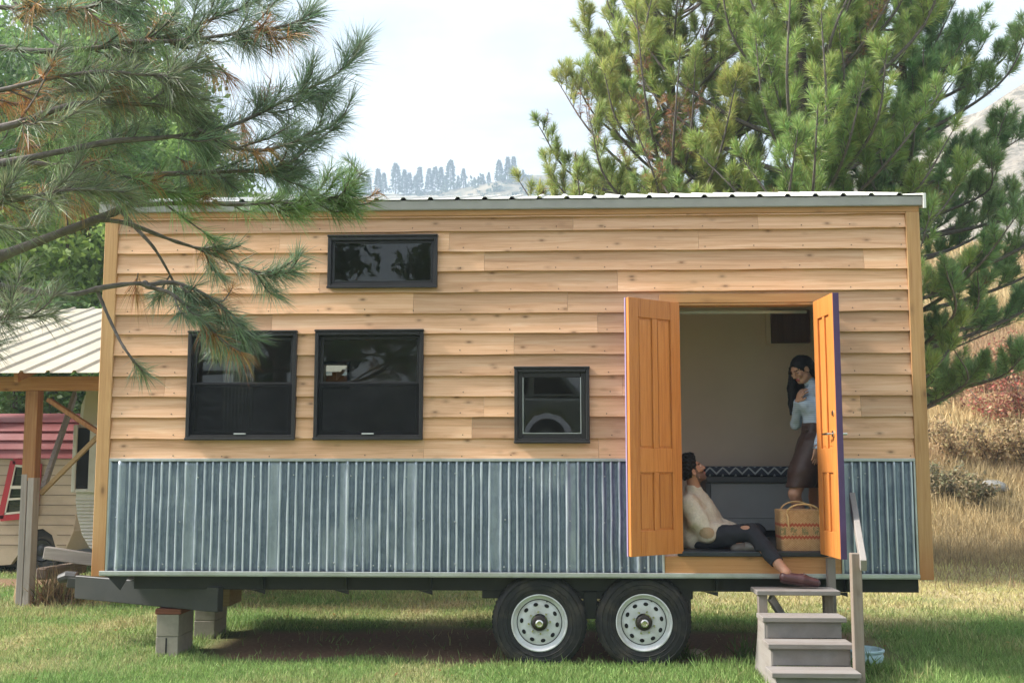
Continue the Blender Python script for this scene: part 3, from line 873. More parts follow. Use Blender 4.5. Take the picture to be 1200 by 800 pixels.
bk = empty('wicker_basket', (2.0, .16, .922), 'woven straw basket with red zigzag bands, lid and cane handles in the doorway', 'basket')
def taper_box(mb, x0, x1, y0, y1, z0, z1, g, nseg=6):
    v = []; f = []
    for k in range(nseg+1):
        t = k/nseg; q = g*math.sin(math.pi*min(1, t*.5+.12))
        r_ = .025
        ring = []
        for (cx_, cy_, a0) in ((x1-r_+q, y0+r_-q, -90), (x1-r_+q, y1-r_+q, 0), (x0+r_-q, y1-r_+q, 90), (x0+r_-q, y0+r_-q, 180)):
            for j in range(5):
                a = R(a0+90*j/4); ring.append((cx_+r_*math.cos(a), cy_+r_*math.sin(a), z0+(z1-z0)*t))
        v += ring
    m_ = 20
    for k in range(nseg):
        for j in range(m_): f.append((k*m_+j, k*m_+(j+1) % m_, (k+1)*m_+(j+1) % m_, (k+1)*m_+j))
    f += [tuple(reversed(range(m_))), tuple(nseg*m_+j for j in range(m_))]
    mb.add(v, f, .5)
m = MB(); taper_box(m, 1.845, 2.185, .045, .285, .923, 1.208, .012); m.build('body', MAT['wicker'], bk, smooth=True)
m = MB(); taper_box(m, 1.838, 2.192, .038, .292, 1.196, 1.252, .006, 4); m.build('lid', MAT['wicker'], bk, .008, smooth=True, seg=2)
for yy, hh, nm in ((.060, .075, 0), (.270, .085, 1)):
    m = MB(); pts = [(2.02+.135*math.cos(t), yy+(.02 if nm else -.022)*math.sin(t)*1.0-(.02 if nm == 0 else -.02), 1.225+hh*math.sin(t)) for t in np.linspace(0.0, math.pi, 15)]
    if nm == 0: pts = [(1.895, .020, 1.12), (1.893, .022, 1.19)] + [tuple(p) for p in reversed(pts)] + [(2.15, .025, 1.19), (2.15, .022, 1.12)]
    m.tube(pts, .0075, 8); m.build('handle', MAT['cane'], bk, smooth=True)

# basin in the grass
bs = empty('round_tub', (2.47, .02, 0), 'pale blue round tub lying in the grass right of the steps', 'tub')
m = MB(); m.lathe([(.10, .0), (.145, .02), (.158, .06), (.150, .088), (.163, .098), (.165, .112), (.152, .118), (.138, .108), (.128, .06), (.09, .03), (0, .028)], (2.462, .02, .035), 'z', 40, .5)
o = m.build('shell', plain('pale_blue_plastic', (.38, .52, .56), .45, 0, .12, 10, dirt=(.2, .25, .2)), bs, smooth=True)
# ------------------------------------------------------------------ ground
def height(x, y):
    x = np.asarray(x, float); y = np.asarray(y, float)
    h = .035*(fbm(x*.5, y*.5, 21)-.5)*2*sstep(.0, 3, np.abs(y-1)+.4)
    m = sstep(-1, 7, x)
    hill = .36*np.maximum(0, y-11.5+1.6*(fbm(x*.15, y*.15, 5)-.5))
    hill = np.where(hill > 12, 12+ (hill-12)*.15, hill)
    h = h + hill*m + m*sstep(10, 16, y)*.9*(fbm(x*.35, y*.35, 31)-.5)
    # a bank with the driveway behind the photographer
    h = h + 1.75*sstep(-9.8, -12.6, y)
    # the mown dirt strip under the trailer is trodden a little lower
    return h

def patch(x, y):
    """0 fresh green .. 1 straw"""
    x = np.asarray(x, float); y = np.asarray(y, float)
    p = .20 + 1.25*(fbm(x*.9, y*.9, 41)-.5) + 1.0*(fbm(x*2.6, y*2.6, 43)-.5)
    p = p + .62*sstep(2.0, 6.0, y)*sstep(-2, 4, x) + .14*sstep(1.8, 4, y)
    p = p - .16*sstep(2.2, 3.4, x)*sstep(2.6, 1.6, y)
    p = p + .12*sstep(-.2, -1.0, y)*sstep(-3, -1, x)*sstep(2.5, .5, x)
    p = p + .5*sstep(9, 14, y)*sstep(1, 5, x) + .30*sstep(2.6, 5, y)*sstep(2, 5, x)
    return np.clip(p, 0, 1)

def dirt(x, y):
    """bare soil: under the trailer, and a worn track behind it"""
    e = .55*(fbm(np.asarray(x)*1.3, np.asarray(y)*1.3, 51)-.5)
    d = sstep(.06, .34, y+e*.7)*sstep(2.0, 1.6, y+e)*sstep(-3.3, -2.6, x+e)*sstep(3.2, 2.5, x+e)
    d2 = sstep(5.2, 5.5, y+e)*sstep(6.6, 6.2, y+e)*sstep(2.5, 1, x)*.9
    return np.maximum(d, d2)

GREEN = np.array([.165, .295, .080]); GREEN2 = np.array([.265, .375, .120]); STRAW = np.array([.60, .49, .275]); SOIL = np.array([.21, .125, .082]); OLIVE = np.array([.42, .385, .15])

def axis_pts(lo, hi, segs):
    out = []
    for a, b, n in segs: out += list(np.linspace(a, b, n, endpoint=False))
    return np.array(out+[segs[-1][1]])
gx = axis_pts(0, 0, [(-600, -60, 14), (-60, -14, 30), (-14, 14, 190), (14, 60, 60), (60, 600, 14)])
gy = axis_pts(0, 0, [(-120, -20, 16), (-20, -3, 34), (-3, 9, 110), (9, 60, 110), (60, 900, 26)])
X, Y = np.meshgrid(gx, gy, indexing='ij')
Z = height(X, Y)
Z = np.where(Y > 60, Z-(Y-60)*.02, Z)
V = np.stack([X, Y, Z], -1).reshape(-1, 3)
idx = np.arange(X.size).reshape(X.shape)
F = np.stack([idx[:-1, :-1], idx[1:, :-1], idx[1:, 1:], idx[:-1, 1:]], -1).reshape(-1, 4)
P = patch(X, Y).ravel()[:, None]; D = dirt(X, Y).ravel()[:, None]
c = (GREEN*.55*(1-P)+STRAW*.62*P)  # grass tints darkened to imitate the shade among the blades
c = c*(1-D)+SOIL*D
far = sstep(40, 90, Y).ravel()[:, None]
c = c*(1-far)+np.array([.30, .25, .14])*far
MAT['ground'] = attr_mat('soil_and_thatch', .95, .1, .35, 26, bmp=.6)
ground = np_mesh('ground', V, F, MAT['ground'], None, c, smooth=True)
tag(ground, kind='structure')

# ------------------------------------------------------------------ far hills
def hill_mesh(name, skyline, dist, depth, mat, rough, seed, nv=60, nu=220, base=-8, u_ext=160):
    """a ridge whose crest is seen along the skyline (photo u, v) at about this distance"""
    us = np.linspace(skyline[0][0], skyline[-1][0], nu)
    vs = np.interp(us, [p[0] for p in skyline], [p[1] for p in skyline])
    Vv = np.zeros((nu, nv, 3)); cr = []
    for i, (u, v) in enumerate(zip(us, vs)):
        d = ray(u, v); dh = math.hypot(d[0], d[1])
        R_ = dist*(1+.10*(vnoise(u*.012, 0, seed)-.5))
        top = CAM + d*(R_/dh)
        cr.append(top)
        dirh = np.array([d[0], d[1]])/dh
        for j in range(nv):
            t = j/(nv-1)
            if t < .72:
                s_ = t/.72
                rr_ = R_-depth*(1-s_); z = base+(top[2]-base)*(s_**1.15)
            else:
                s_ = (t-.72)/.28
                rr_ = R_+depth*.7*s_; z = top[2]-(top[2]-base)*s_**1.3*.9
            Vv[i, j] = (CAM[0]+dirh[0]*rr_, CAM[1]+dirh[1]*rr_, z)
    w = np.sin(np.clip(np.linspace(0, 1, nv)/.72, 0, 1)*math.pi)[None, :]
    amp = rough*(fbm(Vv[..., 0]/dist*9, Vv[..., 1]/dist*9+Vv[..., 2]/dist*14, seed+3, 6)-.5)*2
    Vv[..., 2] += amp*(.3+.9*w)
    idx = np.arange(nu*nv).reshape(nu, nv)
    F = np.stack([idx[:-1, :-1], idx[1:, :-1], idx[1:, 1:], idx[:-1, 1:]], -1).reshape(-1, 4)
    o = np_mesh(name, Vv.reshape(-1, 3), F, mat, None, smooth=True)
    tag(o, kind='structure')
    k = int(nv*.72)
    return us, Vv, k

def scrub_mat(name, base, pale, dark, s):
    m, nt, b = new_mat(name)
    v = coords(nt, (1, 1, 1))
    n = noise(nt, v, s, 8, .65, .3)
    c = ramp(nt, n, [(.3, base), (.65, pale)]).outputs[0]
    n2 = noise(nt, v, s*9, 5, .7, .2)
    f = ramp(nt, n2, [(.46, (0, 0, 0)), (.56, (.9, .9, .9))]).outputs[0]
    f2 = math_n(nt, 'MULTIPLY', f, ramp(nt, noise(nt, v, s*1.6, 4), [(.35, (.25,)*3), (.65, (1,)*3)]).outputs[0])
    c = mixc(nt, f2, c, dark)
    nt.links.new(c, b.inputs['Base Color']); b.inputs['Roughness'].default_value = 1; b.inputs['Specular IOR Level'].default_value = .05
    bump(nt, b, n2, .8, 2.0)
    return m
MAT['far_scrub'] = scrub_mat('dry_hillside', (.15, .13, .085), (.25, .21, .15), (.035, .055, .04), .014)
MAT['rocky'] = scrub_mat('rocky_scree', (.23, .20, .165), (.36, .32, .27), (.10, .095, .075), .035)
ridge_us, ridge_v, ridge_k = hill_mesh('far_ridge', [(-900, 150), (-300, 190), (150, 222), (420, 226), (470, 225), (520, 222), (555, 216), (590, 208), (625, 203), (660, 205), (720, 214), (800, 222), (1000, 236), (1300, 240), (2000, 200)], 520, 300, MAT['far_scrub'], 5, 3, u_ext=0, nu=300)
hill_mesh('rocky_hill', [(760, 300), (860, 240), (960, 192), (1040, 160), (1100, 142), (1150, 124), (1175, 108), (1210, 86), (1300, 40), (1500, -20), (1900, 60), (2400, 200)], 210, 120, MAT['rocky'], 3.5, 9)

# ------------------------------------------------------------------ carport on the left
cp = empty('carport', (-6.1, 4.5, 0), 'open timber carport with a cream ribbed metal roof at the left', 'carport')
MAT['cp_roof'] = plain('cream_ribbed_roof', (.45, .40, .315), .5, .1, .08, 1.5, dirt=(.32, .27, .2), dscale=2, damt=.4)
MAT['cp_wood'] = wood('carport_timber', (.24, .10, .035), (.36, .18, .075), (.46, .26, .12), 'z', .75, .5, var=.15)
MAT['cp_beam'] = wood('carport_beam', (.26, .11, .04), (.40, .20, .08), (.50, .28, .13), 'x', .75, .7, var=.15)
MAT['cp_post'] = wood('carport_post', (.22, .19, .175), (.36, .325, .31), (.46, .43, .41), 'z', .85, .3, var=.1)
rf = ribbed(-8.9, -2.15, 2.95, 2.635, 7.6, 4.02, .305, .06, .028, 'roof', MAT['cp_roof'], cp, .1)
m = MB(); m.box(-8.8, -2.2, 3.43, 3.57, 2.47, 2.635); m.build('beam', MAT['cp_beam'], cp, .006)
m = MB(); m.box(-8.8, -2.2, 7.0, 7.14, 3.55, 3.80); m.build('beam', MAT['cp_beam'], cp, .006)
for x in np.arange(-8.6, -2.3, 1.22):
    m = MB(); m.beam((x, 3.1, 2.60), (x, 7.5, 3.90), .045, .11); m.build('rafter', MAT['cp_beam'], cp)
px0 = -6.125
def cpost(x, y, zt):
    m = MB(); m.box(x-.075, x+.075, y-.075, y+.075, 1.42, zt); a = m.build('post', MAT['cp_wood'], cp, .006)
    m = MB(); m.box(x-.077, x-.004, y-.077, y+.077, -.05, 1.50); m.box(x+.004, x+.077, y-.077, y+.077, -.05, 1.46); m.build('post', MAT['cp_post'], cp, .005)
cpost(px0, 3.5, 2.468)
for x, y, zt in ((-8.6, 3.5, 2.468), (-3.85, 3.5, 2.468)):
    m = MB(); m.box(x-.075, x+.075, y-.075, y+.075, -.05, zt); m.build('post', MAT['cp_wood'], cp, .006)
for x in (-8.6, px0, -3.85):
    m = MB(); m.box(x-.075, x+.075, 6.95, 7.10, -.05, 3.55); m.build('post', MAT['cp_wood'], cp, .006)
# braces at the front post
a0 = A(57, 468, 3.50); a1 = A(121, 510, 3.50)
m = MB(); m.beam(tuple(a0), tuple(a1), .05, .10, up=(0, 1, 0)); m.build('brace', MAT['cp_wood'], cp, .004)
b0 = A(48, 578, 3.6); b1 = A(120, 506, 3.6)
m = MB(); m.beam(tuple(b0), tuple(b1), .05, .055, up=(0, 1, 0)); m.build('brace', MAT['tan_wood'], cp, .004)
b0 = A(50, 574, 3.7); b1 = A(88, 462, 5.2)
m = MB(); m.beam(tuple(b0), tuple(b1), .05, .10); m.build('brace', MAT['cp_post'], cp, .004)
b0 = A(62, 487, 4.2); b1 = A(40, 505, 4.2)
m = MB(); tag(m.build('bracket', MAT['cp_wood'], cp), None) if m.v else None

# old timber by the carport post
m = MB(); a = A(53, 647, 4.35); b = A(116, 656, 4.35)
m.beam(tuple(a), tuple(b), .10, .15); tag(m.build('plank', wood('silver_plank', (.28, .25, .235), (.42, .385, .365), (.54, .5, .48), 'x', .85, .4), None, .008), 'silvery weathered plank propped beneath the white camper', 'plank')
m = MB(); a = A(48, 672, 3.9); b = A(96, 664, 5.0)
m.beam(tuple(a), tuple(b), .14, .14); tag(m.build('timber', wood('brown_timber', (.12, .08, .055), (.20, .145, .11), (.29, .23, .19), 'y', .85, .4), None, .02), 'brown old timber lying behind the carport post, above the dry weeds', 'timber')
m = MB(); a = A(27, 692, 3.72); m.lathe([(0, 0), (.09, 0), (.10, .10), (.085, .24), (.07, .29), (0, .30)], (a[0], a[1], -.02), 'z', 12)
tag(m.build('stump', MAT['tan_wood'], None, .004), 'short brown stump at the foot of the carport post', 'stump')

# ------------------------------------------------------------------ red and tan camper under the carport
camper = empty('camper_trailer', (-8.4, 7, 0), 'old tan camper trailer with a red roof and red framed window under the carport', 'camper')
MAT['camper_tan'] = plain('tan_camper_skin', (.50, .395, .30), .5, 0, .08, 2, dirt=(.36, .28, .21), dscale=1.5)
MAT['camper_red'] = plain('red_camper_paint', (.24, .052, .055), .42, 0, .1, 2, dirt=(.32, .12, .12), dscale=2)
MAT['cream'] = plain('cream_paint', (.62, .58, .50), .5, 0, .06, 4)
MAT['red_frame'] = plain('bright_red_frame', (.40, .025, .035), .4, 0, .1, 6)
Yc = 6.9
# outline of the near side: end leans in towards the bottom right, wheel cut-out
x_r = -7.05
def lapside(x0, x1, z0, z1, n, y, mat, name, parent, slope=0.0, d=.014, xr=None):
    m = MB(); h = (z1-z0)/n
    for k in range(n):
        a, b = z0+k*h, z0+(k+1)*h
        ra = x1 if xr is None else xr(a); rb_ = x1 if xr is None else xr(b)
        m.add([(x0, y-d, a), (ra, y-d, a), (rb_, y, b), (x0, y, b), (x0, y+.01, a), (ra, y+.01, a)], [(0, 1, 2, 3), (0, 4, 5, 1)], .5)
    return m.build(name, mat, parent)
xr = lambda z: -7.03 - .10*max(0, (.95-z)) - (.0 if z > .6 else .16*(.6-z)/.25)
body = MB()
poly = [(-10.6, .30), (-8.25, .05), (-7.95, .12), (-7.78, .30)]
poly += [(-7.70+.28*math.cos(t), .36+.34*math.sin(t)) for t in np.linspace(math.pi, 0, 9)] if False else []
poly = [(-10.6, .22), (-8.55, .10), (-8.02, .14), (-7.86, .36), (-7.83, .52), (-7.72, .64), (-7.56, .66), (-7.42, .57), (-7.36, .40), (-7.35, .30), (-7.22, .32), (-7.10, .62), (-7.05, 1.0), (-7.03, 1.68), (-10.6, 1.68)]
body.prism([(x, Yc, z) for x, z in poly], (0, 2.1, 0), .5)
bd = body.build('body', MAT['camper_tan'], camper)
sd = MB()
for k in range(9):
    z = .42+k*.145
    x1 = float(np.interp(z, [.3, .62, 1.0, 1.68], [-7.25, -7.12, -7.07, -7.05])); x0 = -10.5
    for a, b in ((x0, -7.88), (-7.34, x1)) if z < .66 else ((x0, x1),):
        sd.box(a, b, Yc-.006, Yc-.0005, z, z+.010)
sd.build('seams', plain('camper_seam', (.17, .13, .095), .6), bd)
rdm = MB()
for k in range(5):
    za, zb = 1.69+k*.135, 1.69+(k+1)*.135
    yo = [0, .015, .05, .11, .20, .32]
    rdm.add([(-10.6, Yc-.04+yo[k]-.03, za), (-7.02-.02*k, Yc-.04+yo[k]-.03, za), (-7.03-.02*k, Yc-.04+yo[k+1], zb), (-10.6, Yc-.04+yo[k+1], zb), (-10.6, Yc+2.1, za), (-7.02-.02*k, Yc+2.1, za), (-7.03-.02*k, Yc+2.0, zb), (-10.6, Yc+2.0, zb)],
            [(0, 1, 2, 3), (0, 4, 5, 1), (1, 5, 6, 2), (3, 2, 6, 7)], .5)
rdm.build('roof', MAT['camper_red'], camper)
def qbar(mb, a, b, w, y, d=.03):
    mb.beam((a[0], y, a[1]), (b[0], y, b[1]), d, w, up=(0, 0, 1) if abs(a[0]-b[0]) > abs(a[1]-b[1]) else (1, 0, 0))
# slanted window
wp = [A(u, v, Yc) for u, v in ((2, 607), (42, 603), (47, 543), (17, 540))]
wp = [(p[0], p[2]) for p in wp]
m = MB()
for i in range(4): qbar(m, wp[i], wp[(i+1) % 4], .085, Yc-.03)
w = m.build('window', MAT['red_frame'], camper)
cx_ = sum(p[0] for p in wp)/4; cz_ = sum(p[1] for p in wp)/4
m = MB()
ip = [(cx_+(p[0]-cx_)*.80, cz_+(p[1]-cz_)*.84) for p in wp]
for i in range(4): qbar(m, ip[i], ip[(i+1) % 4], .030, Yc-.034, .02)
for t in (.30, .55):
    p = [ip[0][k]+(ip[3][k]-ip[0][k])*t for k in (0, 1)]; q = [ip[1][k]+(ip[2][k]-ip[1][k])*t for k in (0, 1)]
    qbar(m, p, q, .045 if t > .5 else .03, Yc-.036, .02)
m.build('inner_frame', MAT['cream'], w)
m = MB(); m.prism([(p[0], Yc-.012, p[1]) for p in ip], (0, .006, 0)); m.build('pane', MAT['glass'], w)
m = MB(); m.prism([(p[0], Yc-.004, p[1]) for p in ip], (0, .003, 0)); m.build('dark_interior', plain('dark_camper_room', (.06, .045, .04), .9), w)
m = MB(); c_ = (-7.60, Yc+.05, .34)
m.lathe([(.17, .02), (.30, .0), (.325, .06), (.325, .17), (.28, .20), (.17, .19)], c_, 'y', 36, closed=True); t = m.build('wheel', MAT['rubber'], camper, smooth=True)
m = MB(); m.lathe([(.172, .05), (.15, .02), (.09, .05), (.05, .02), (0, .02)], c_, 'y', 24); m.build('rim', MAT['steel_grey'], t, smooth=True)
m = MB(); m.box(-10.3, -7.3, Yc+.1, Yc+2.0, .10, .22); m.build('chassis', MAT['steel'], camper)

# ------------------------------------------------------------------ white vintage camper mostly hidden by the house
wc = empty('white_camper', (-4.6, 5.6, 0), 'white rounded camper with a dark open doorway, mostly hidden behind the tiny house', 'camper')
MAT['wc_white'] = plain('chalky_white_skin', (.62, .615, .58), .5, 0, .06, 3, dirt=(.45, .42, .36), dscale=3)
MAT['wc_beige'] = plain('beige_camper_skin', (.47, .42, .29), .5, 0, .08, 3)
Yw = 4.75
ol = [(95.5, 475), (91, 510), (89.5, 545), (89.0, 588), (91.0, 606), (96, 626), (104, 640), (113, 648)]
pts = [A(u, v, Yw) for u, v in ol]
prof = [(p[0], p[2]) for p in pts]
top = [(A(100, 464, Yw)[0], 2.50), (-5.55, 2.62), (-3.0, 2.66), (-3.0, .45)]
poly = prof[::-1] + top[:1] + top[1:]
m = MB(); m.prism([(x, Yw, z) for x, z in poly], (0, 2.0, 0), .5); b_ = m.build('body', MAT['wc_white'], wc)
m = MB()
for k in range(16):
    z = .50+k*.043
    x0 = float(np.interp(z, [p[1] for p in prof[::-1]], [p[0] for p in prof[::-1]]))
    m.add([(x0, Yw-.004, z), (-3.0, Yw-.004, z), (-3.0, Yw-.016, z+.014), (x0, Yw-.016, z+.014), (-3.0, Yw-.004, z+.038), (x0, Yw-.004, z+.038)], [(0, 1, 2, 3), (3, 2, 4, 5)], .5)
m.build('ribbed_skin', MAT['wc_white'], b_)
z1 = A(100, 503, Yw)[2]
ub = MB()
for k in range(5):
    z = z1+.02+k*.12; ub.add([(A(97.5, 480, Yw)[0]+.01*k, Yw-.012, z), (-3, Yw-.012, z), (-3, Yw-.004, z+.12), (A(97.5, 480, Yw)[0]+.01*k, Yw-.004, z+.12)], [(0, 1, 2, 3)], .5)
ub.build('upper_skin', MAT['wc_beige'], b_)
d0 = A(91, 503, Yw-.06); d1 = A(103, 572, Yw-.06)
m = MB(); m.box(d0[0], d1[0]+.02, Yw-.055, Yw-.02, d1[2], d0[2]+.02); f_ = m.build('doorway', MAT['hole'], wc)
m = MB()
m.box(d0[0]-.05, d0[0]+.005, Yw-.075, Yw-.01, d1[2]-.05, d0[2]+.06); m.box(d1[0], d1[0]+.10, Yw-.075, Yw-.01, d1[2]-.05, d0[2]+.06); m.box(d0[0]+.006, d1[0]-.001, Yw-.074, Yw-.01, d1[2]-.05, d1[2]-.005)
m.build('frame', MAT['wc_white'], f_, .008)
m = MB(); q0 = A(108, 520, Yw-.03); m.box(q0[0], q0[0]+.5, Yw-.032, Yw-.018, 1.28, 2.05); f2 = m.build('window', MAT['steel_grey'], wc)
m = MB(); m.box(q0[0]-.06, q0[0]+.5, Yw-.05, Yw-.015, 1.68, 1.74); m.build('sash', MAT['wc_white'], f2)
m = MB(); m.box(-5.4, -3.1, Yw+.1, Yw+1.9, .30, .45); m.build('chassis', MAT['steel'], wc)
m = MB(); c_ = (-4.1, Yw+.02, .33); m.lathe([(.17, .02), (.30, .0), (.325, .06), (.325, .17), (.28, .20), (.17, .19)], c_, 'y', 32, closed=True); m.build('wheel', MAT['rubber'], wc, smooth=True)
# ------------------------------------------------------------------ vegetation generators
def unit(v): return v/np.maximum(np.linalg.norm(v, axis=-1, keepdims=True), 1e-9)

def strips(P, D, L, w, sag, col, rng, mid=.5):
    """bent tapering blades: 5 vertices, 3 triangles each. P, D (n,3); L, w, sag (n,); col (n,3)"""
    n = len(P)
    side = unit(np.cross(D, rng.normal(size=(n, 3))))
    L = np.broadcast_to(L, n)[:, None]; w = np.broadcast_to(w, n)[:, None]; sag = np.broadcast_to(sag, n)[:, None]
    dz = np.array([0, 0, -1.0])
    p1 = P + D*L*mid + dz*sag*L*.28; p2 = P + D*L + dz*sag*L
    V = np.empty((n, 5, 3)); V[:, 0] = P-side*w*.4; V[:, 1] = P+side*w*.4; V[:, 2] = p1+side*w*.5; V[:, 3] = p1-side*w*.5; V[:, 4] = p2
    b = np.arange(n)[:, None]*5
    F = np.concatenate([b+np.array([[0, 1, 2]]), b+np.array([[0, 2, 3]]), b+np.array([[3, 2, 4]])], 0)
    return V.reshape(-1, 3), F, np.repeat(col, 5, axis=0)

def catmull(pts, n):
    pts = np.array(pts, float)
    p = np.vstack([2*pts[0]-pts[1], pts, 2*pts[-1]-pts[-2]])
    out = []
    m = len(pts)-1
    for t in np.linspace(0, m-1e-6, n):
        i = int(t); f = t-i
        a, b, c, d = p[i:i+4]
        out.append(.5*((2*b)+(-a+c)*f+(2*a-5*b+4*c-d)*f*f+(-a+3*b-3*c+d)*f**3))
    return np.array(out)

def along(poly, n, f0, f1, rng):
    """n points spread on a polyline between fractions f0, f1 with the local direction"""
    seg = np.linalg.norm(np.diff(poly, axis=0), axis=1); cum = np.concatenate([[0], np.cumsum(seg)])
    t = np.sort(f0+(f1-f0)*rng.random(n))*cum[-1]
    i = np.clip(np.searchsorted(cum, t)-1, 0, len(seg)-1)
    f = ((t-cum[i])/np.maximum(seg[i], 1e-9))[:, None]
    return poly[i]*(1-f)+poly[i+1]*f, unit(poly[i+1]-poly[i]), t/cum[-1]

def needles_on(poly, dens, f0, length, rng, col, colvar=.25, spread=(25, 70), sag=.12, width=.0022, gather=6):
    """needles growing in bundles out of a shoot, brush-like at its tip"""
    Lp = np.linalg.norm(np.diff(poly, axis=0), axis=1).sum()
    nb = max(3, int(Lp*(1-f0)*dens/gather))
    B, T, t = along(poly, nb, f0, 1.0, rng)
    B = np.repeat(B, gather, 0); T = np.repeat(T, gather, 0); t = np.repeat(t, gather)
    n = len(B)
    rad = unit(np.cross(T, rng.normal(size=(n, 3))))
    rb = unit(np.cross(T, rng.normal(size=(nb, 3)).repeat(gather, 0)))
    rad = unit(rad*.55+rb*.8)
    ang = np.radians(rng.uniform(spread[0], spread[1], n))*np.where(t > .93, .55, 1.0)
    D = unit(T*np.cos(ang)[:, None]+rad*np.sin(ang)[:, None]+rng.normal(scale=.06, size=(n, 3)))
    L = length*rng.uniform(.72, 1.1, n)
    c = np.array(col)[None, :]*(1+colvar*rng.normal(size=(n, 1)))
    c = c*(1+.10*rng.normal(size=(n, 3)))
    return strips(B, D, L, width, sag*rng.uniform(.3, 1.6, n), np.clip(c, .012, .6), rng)

class Fol:
    def __init__(s): s.V = []; s.F = []; s.C = []; s.n = 0
    def add(s, t):
        V, F, C = t
        s.V.append(V); s.F.append(F+s.n); s.C.append(C); s.n += len(V)
    def build(s, name, mat, parent):
        return np_mesh(name, np.vstack(s.V), np.vstack(s.F), mat, parent, np.vstack(s.C))

# ------------------------------------------------------------------ the near pine, upper left
rng = np.random.default_rng(3)
npine = empty('pine_tree', (-4.6, -4.4, 0), 'nearest long needled pine whose branches hang in from the upper left', 'pine tree')
m = MB()
tp = [(-4.60, -4.40, -.2), (-4.58, -4.41, 1.0), (-4.62, -4.38, 2.4), (-4.60, -4.40, 4.0), (-4.66, -4.36, 6.0), (-4.70, -4.3, 9.0)]
m.tube(tp, [.24, .20, .18, .16, .12, .05], 16); m.build('trunk', MAT['bark_dark'], npine, smooth=True)
LIVE = (.200, .270, .170); FRESH = (.220, .325, .130); OLD = (.22, .255, .160); DEAD = (.46, .23, .09)
# limbs: photo points, depth at the start and the end, radius px at start, needle start fraction, colour, shoots
LIMBS = [
 ([(-190, 352), (-60, 320), (0, 300), (60, 277), (105, 260), (140, 246), (172, 231)], -4.5, -4.0, 7.0, 9, LIVE, 0, 1.0),
 ([(112, 257), (150, 262), (200, 281), (240, 294), (280, 311), (318, 322), (348, 316)], -4.15, -3.8, 2.8, .45, LIVE, 9, .9),
 ([(142, 247), (160, 268), (180, 290), (196, 316), (208, 340)], -4.1, -3.9, 2.6, .75, LIVE, 3, .8),
 ([(-180, 318), (-40, 328), (0, 335), (40, 342), (85, 345), (120, 337), (160, 332), (176, 336)], -4.6, -4.2, 4.2, 9, LIVE, 0, 1.0),
 ([(172, 335), (200, 331), (232, 341), (262, 360), (285, 382)], -4.2, -3.9, 3.0, .35, LIVE, 8, .9),
 ([(174, 336), (200, 344), (222, 362), (246, 384), (270, 400)], -4.2, -4.0, 2.6, .30, LIVE, 9, .9),
 ([(114, 340), (124, 364), (140, 398), (153, 418), (168, 436)], -4.3, -4.3, 2.2, .82, OLD, 1, .8),
 ([(-160, 392), (-50, 384), (0, 374), (35, 372), (62, 368)], -4.7, -4.5, 2.5, .25, OLD, 8, .9),
 ([(-200, 78), (-60, 58), (0, 56), (40, 60), (100, 58), (150, 50), (200, 42), (250, 22), (300, 2), (340, -25)], -4.6, -4.2, 4.2, .36, LIVE, 18, 1.0),
 ([(0, -30), (20, 5), (40, 28), (58, 48), (78, 57)], -4.2, -4.4, 3.2, 9, LIVE, 0, 1.0),
 ([(-170, 190), (-60, 163), (20, 145), (60, 130), (100, 121), (150, 122), (195, 125), (240, 136)], -4.9, -4.5, 4.6, .5, OLD, 12, 1.0),
 ([(-170, 230), (-70, 206), (0, 182), (40, 172), (100, 173), (140, 160), (160, 148)], -4.4, -4.1, 3.6, .35, FRESH, 14, .9),
 ([(-140, 245), (-30, 200), (60, 180), (130, 166), (185, 162), (240, 155), (275, 146), (310, 130), (345, 112), (380, 95), (410, 75), (424, 48)], -4.9, -4.1, 3.8, .40, LIVE, 16, 1.15),
 ([(-90, 180), (30, 190), (110, 198), (150, 207), (190, 222), (235, 217)], -4.5, -4.2, 3.0, .35, FRESH, 14, .9),
 ([(150, 50), (210, 48), (260, 42), (310, 35), (345, 27), (366, 14)], -4.5, -4.4, 2.6, .25, LIVE, 11, 1.0),
 ([(160, 205), (220, 203), (275, 201), (320, 198), (350, 183), (372, 163)], -4.4, -4.3, 2.8, .2, LIVE, 14, .85),
 ([(160, 240), (220, 238), (280, 240), (340, 236), (385, 232), (412, 226)], -4.1, -4.0, 2.8, .15, FRESH, 18, .85),
 ([(380, 236), (400, 230), (414, 216), (424, 203)], -4.0, -3.9, 1.8, .1, LIVE, 3, .6),
 ([(-120, 120), (-30, 112), (60, 92), (120, 84), (180, 88), (240, 76)], -4.8, -4.7, 3.0, .3, OLD, 14, 1.0),
 ([(-120, 10), (-20, 8), (80, 12), (150, -4), (220, -18)], -4.7, -4.6, 3.4, .3, LIVE, 14, 1.0),
 ([(-120, 262), (-40, 248), (30, 232), (90, 222), (150, 226)], -4.8, -4.6, 3.0, .35, OLD, 12, 1.0),
 ([(230, 150), (270, 172), (310, 176), (345, 165), (385, 150), (398, 138)], -4.5, -4.3, 2.4, .2, LIVE, 9, .8),
 ([(-60, 118), (20, 122), (80, 108), (140, 104), (190, 118), (215, 100)], -4.6, -4.4, 2.6, .3, FRESH, 9, .9),
]
built = []
def limb_points(px, d0, d1, n=26):
    q = catmull([(u, v) for u, v in px], n)
    ph = rng.random()*6
    out = []
    for i, (u, v) in enumerate(q):
        t = i/(n-1)
        out.append(A(u, v, d0+(d1-d0)*t+.06*math.sin(ph+t*5)))
    return np.array(out)
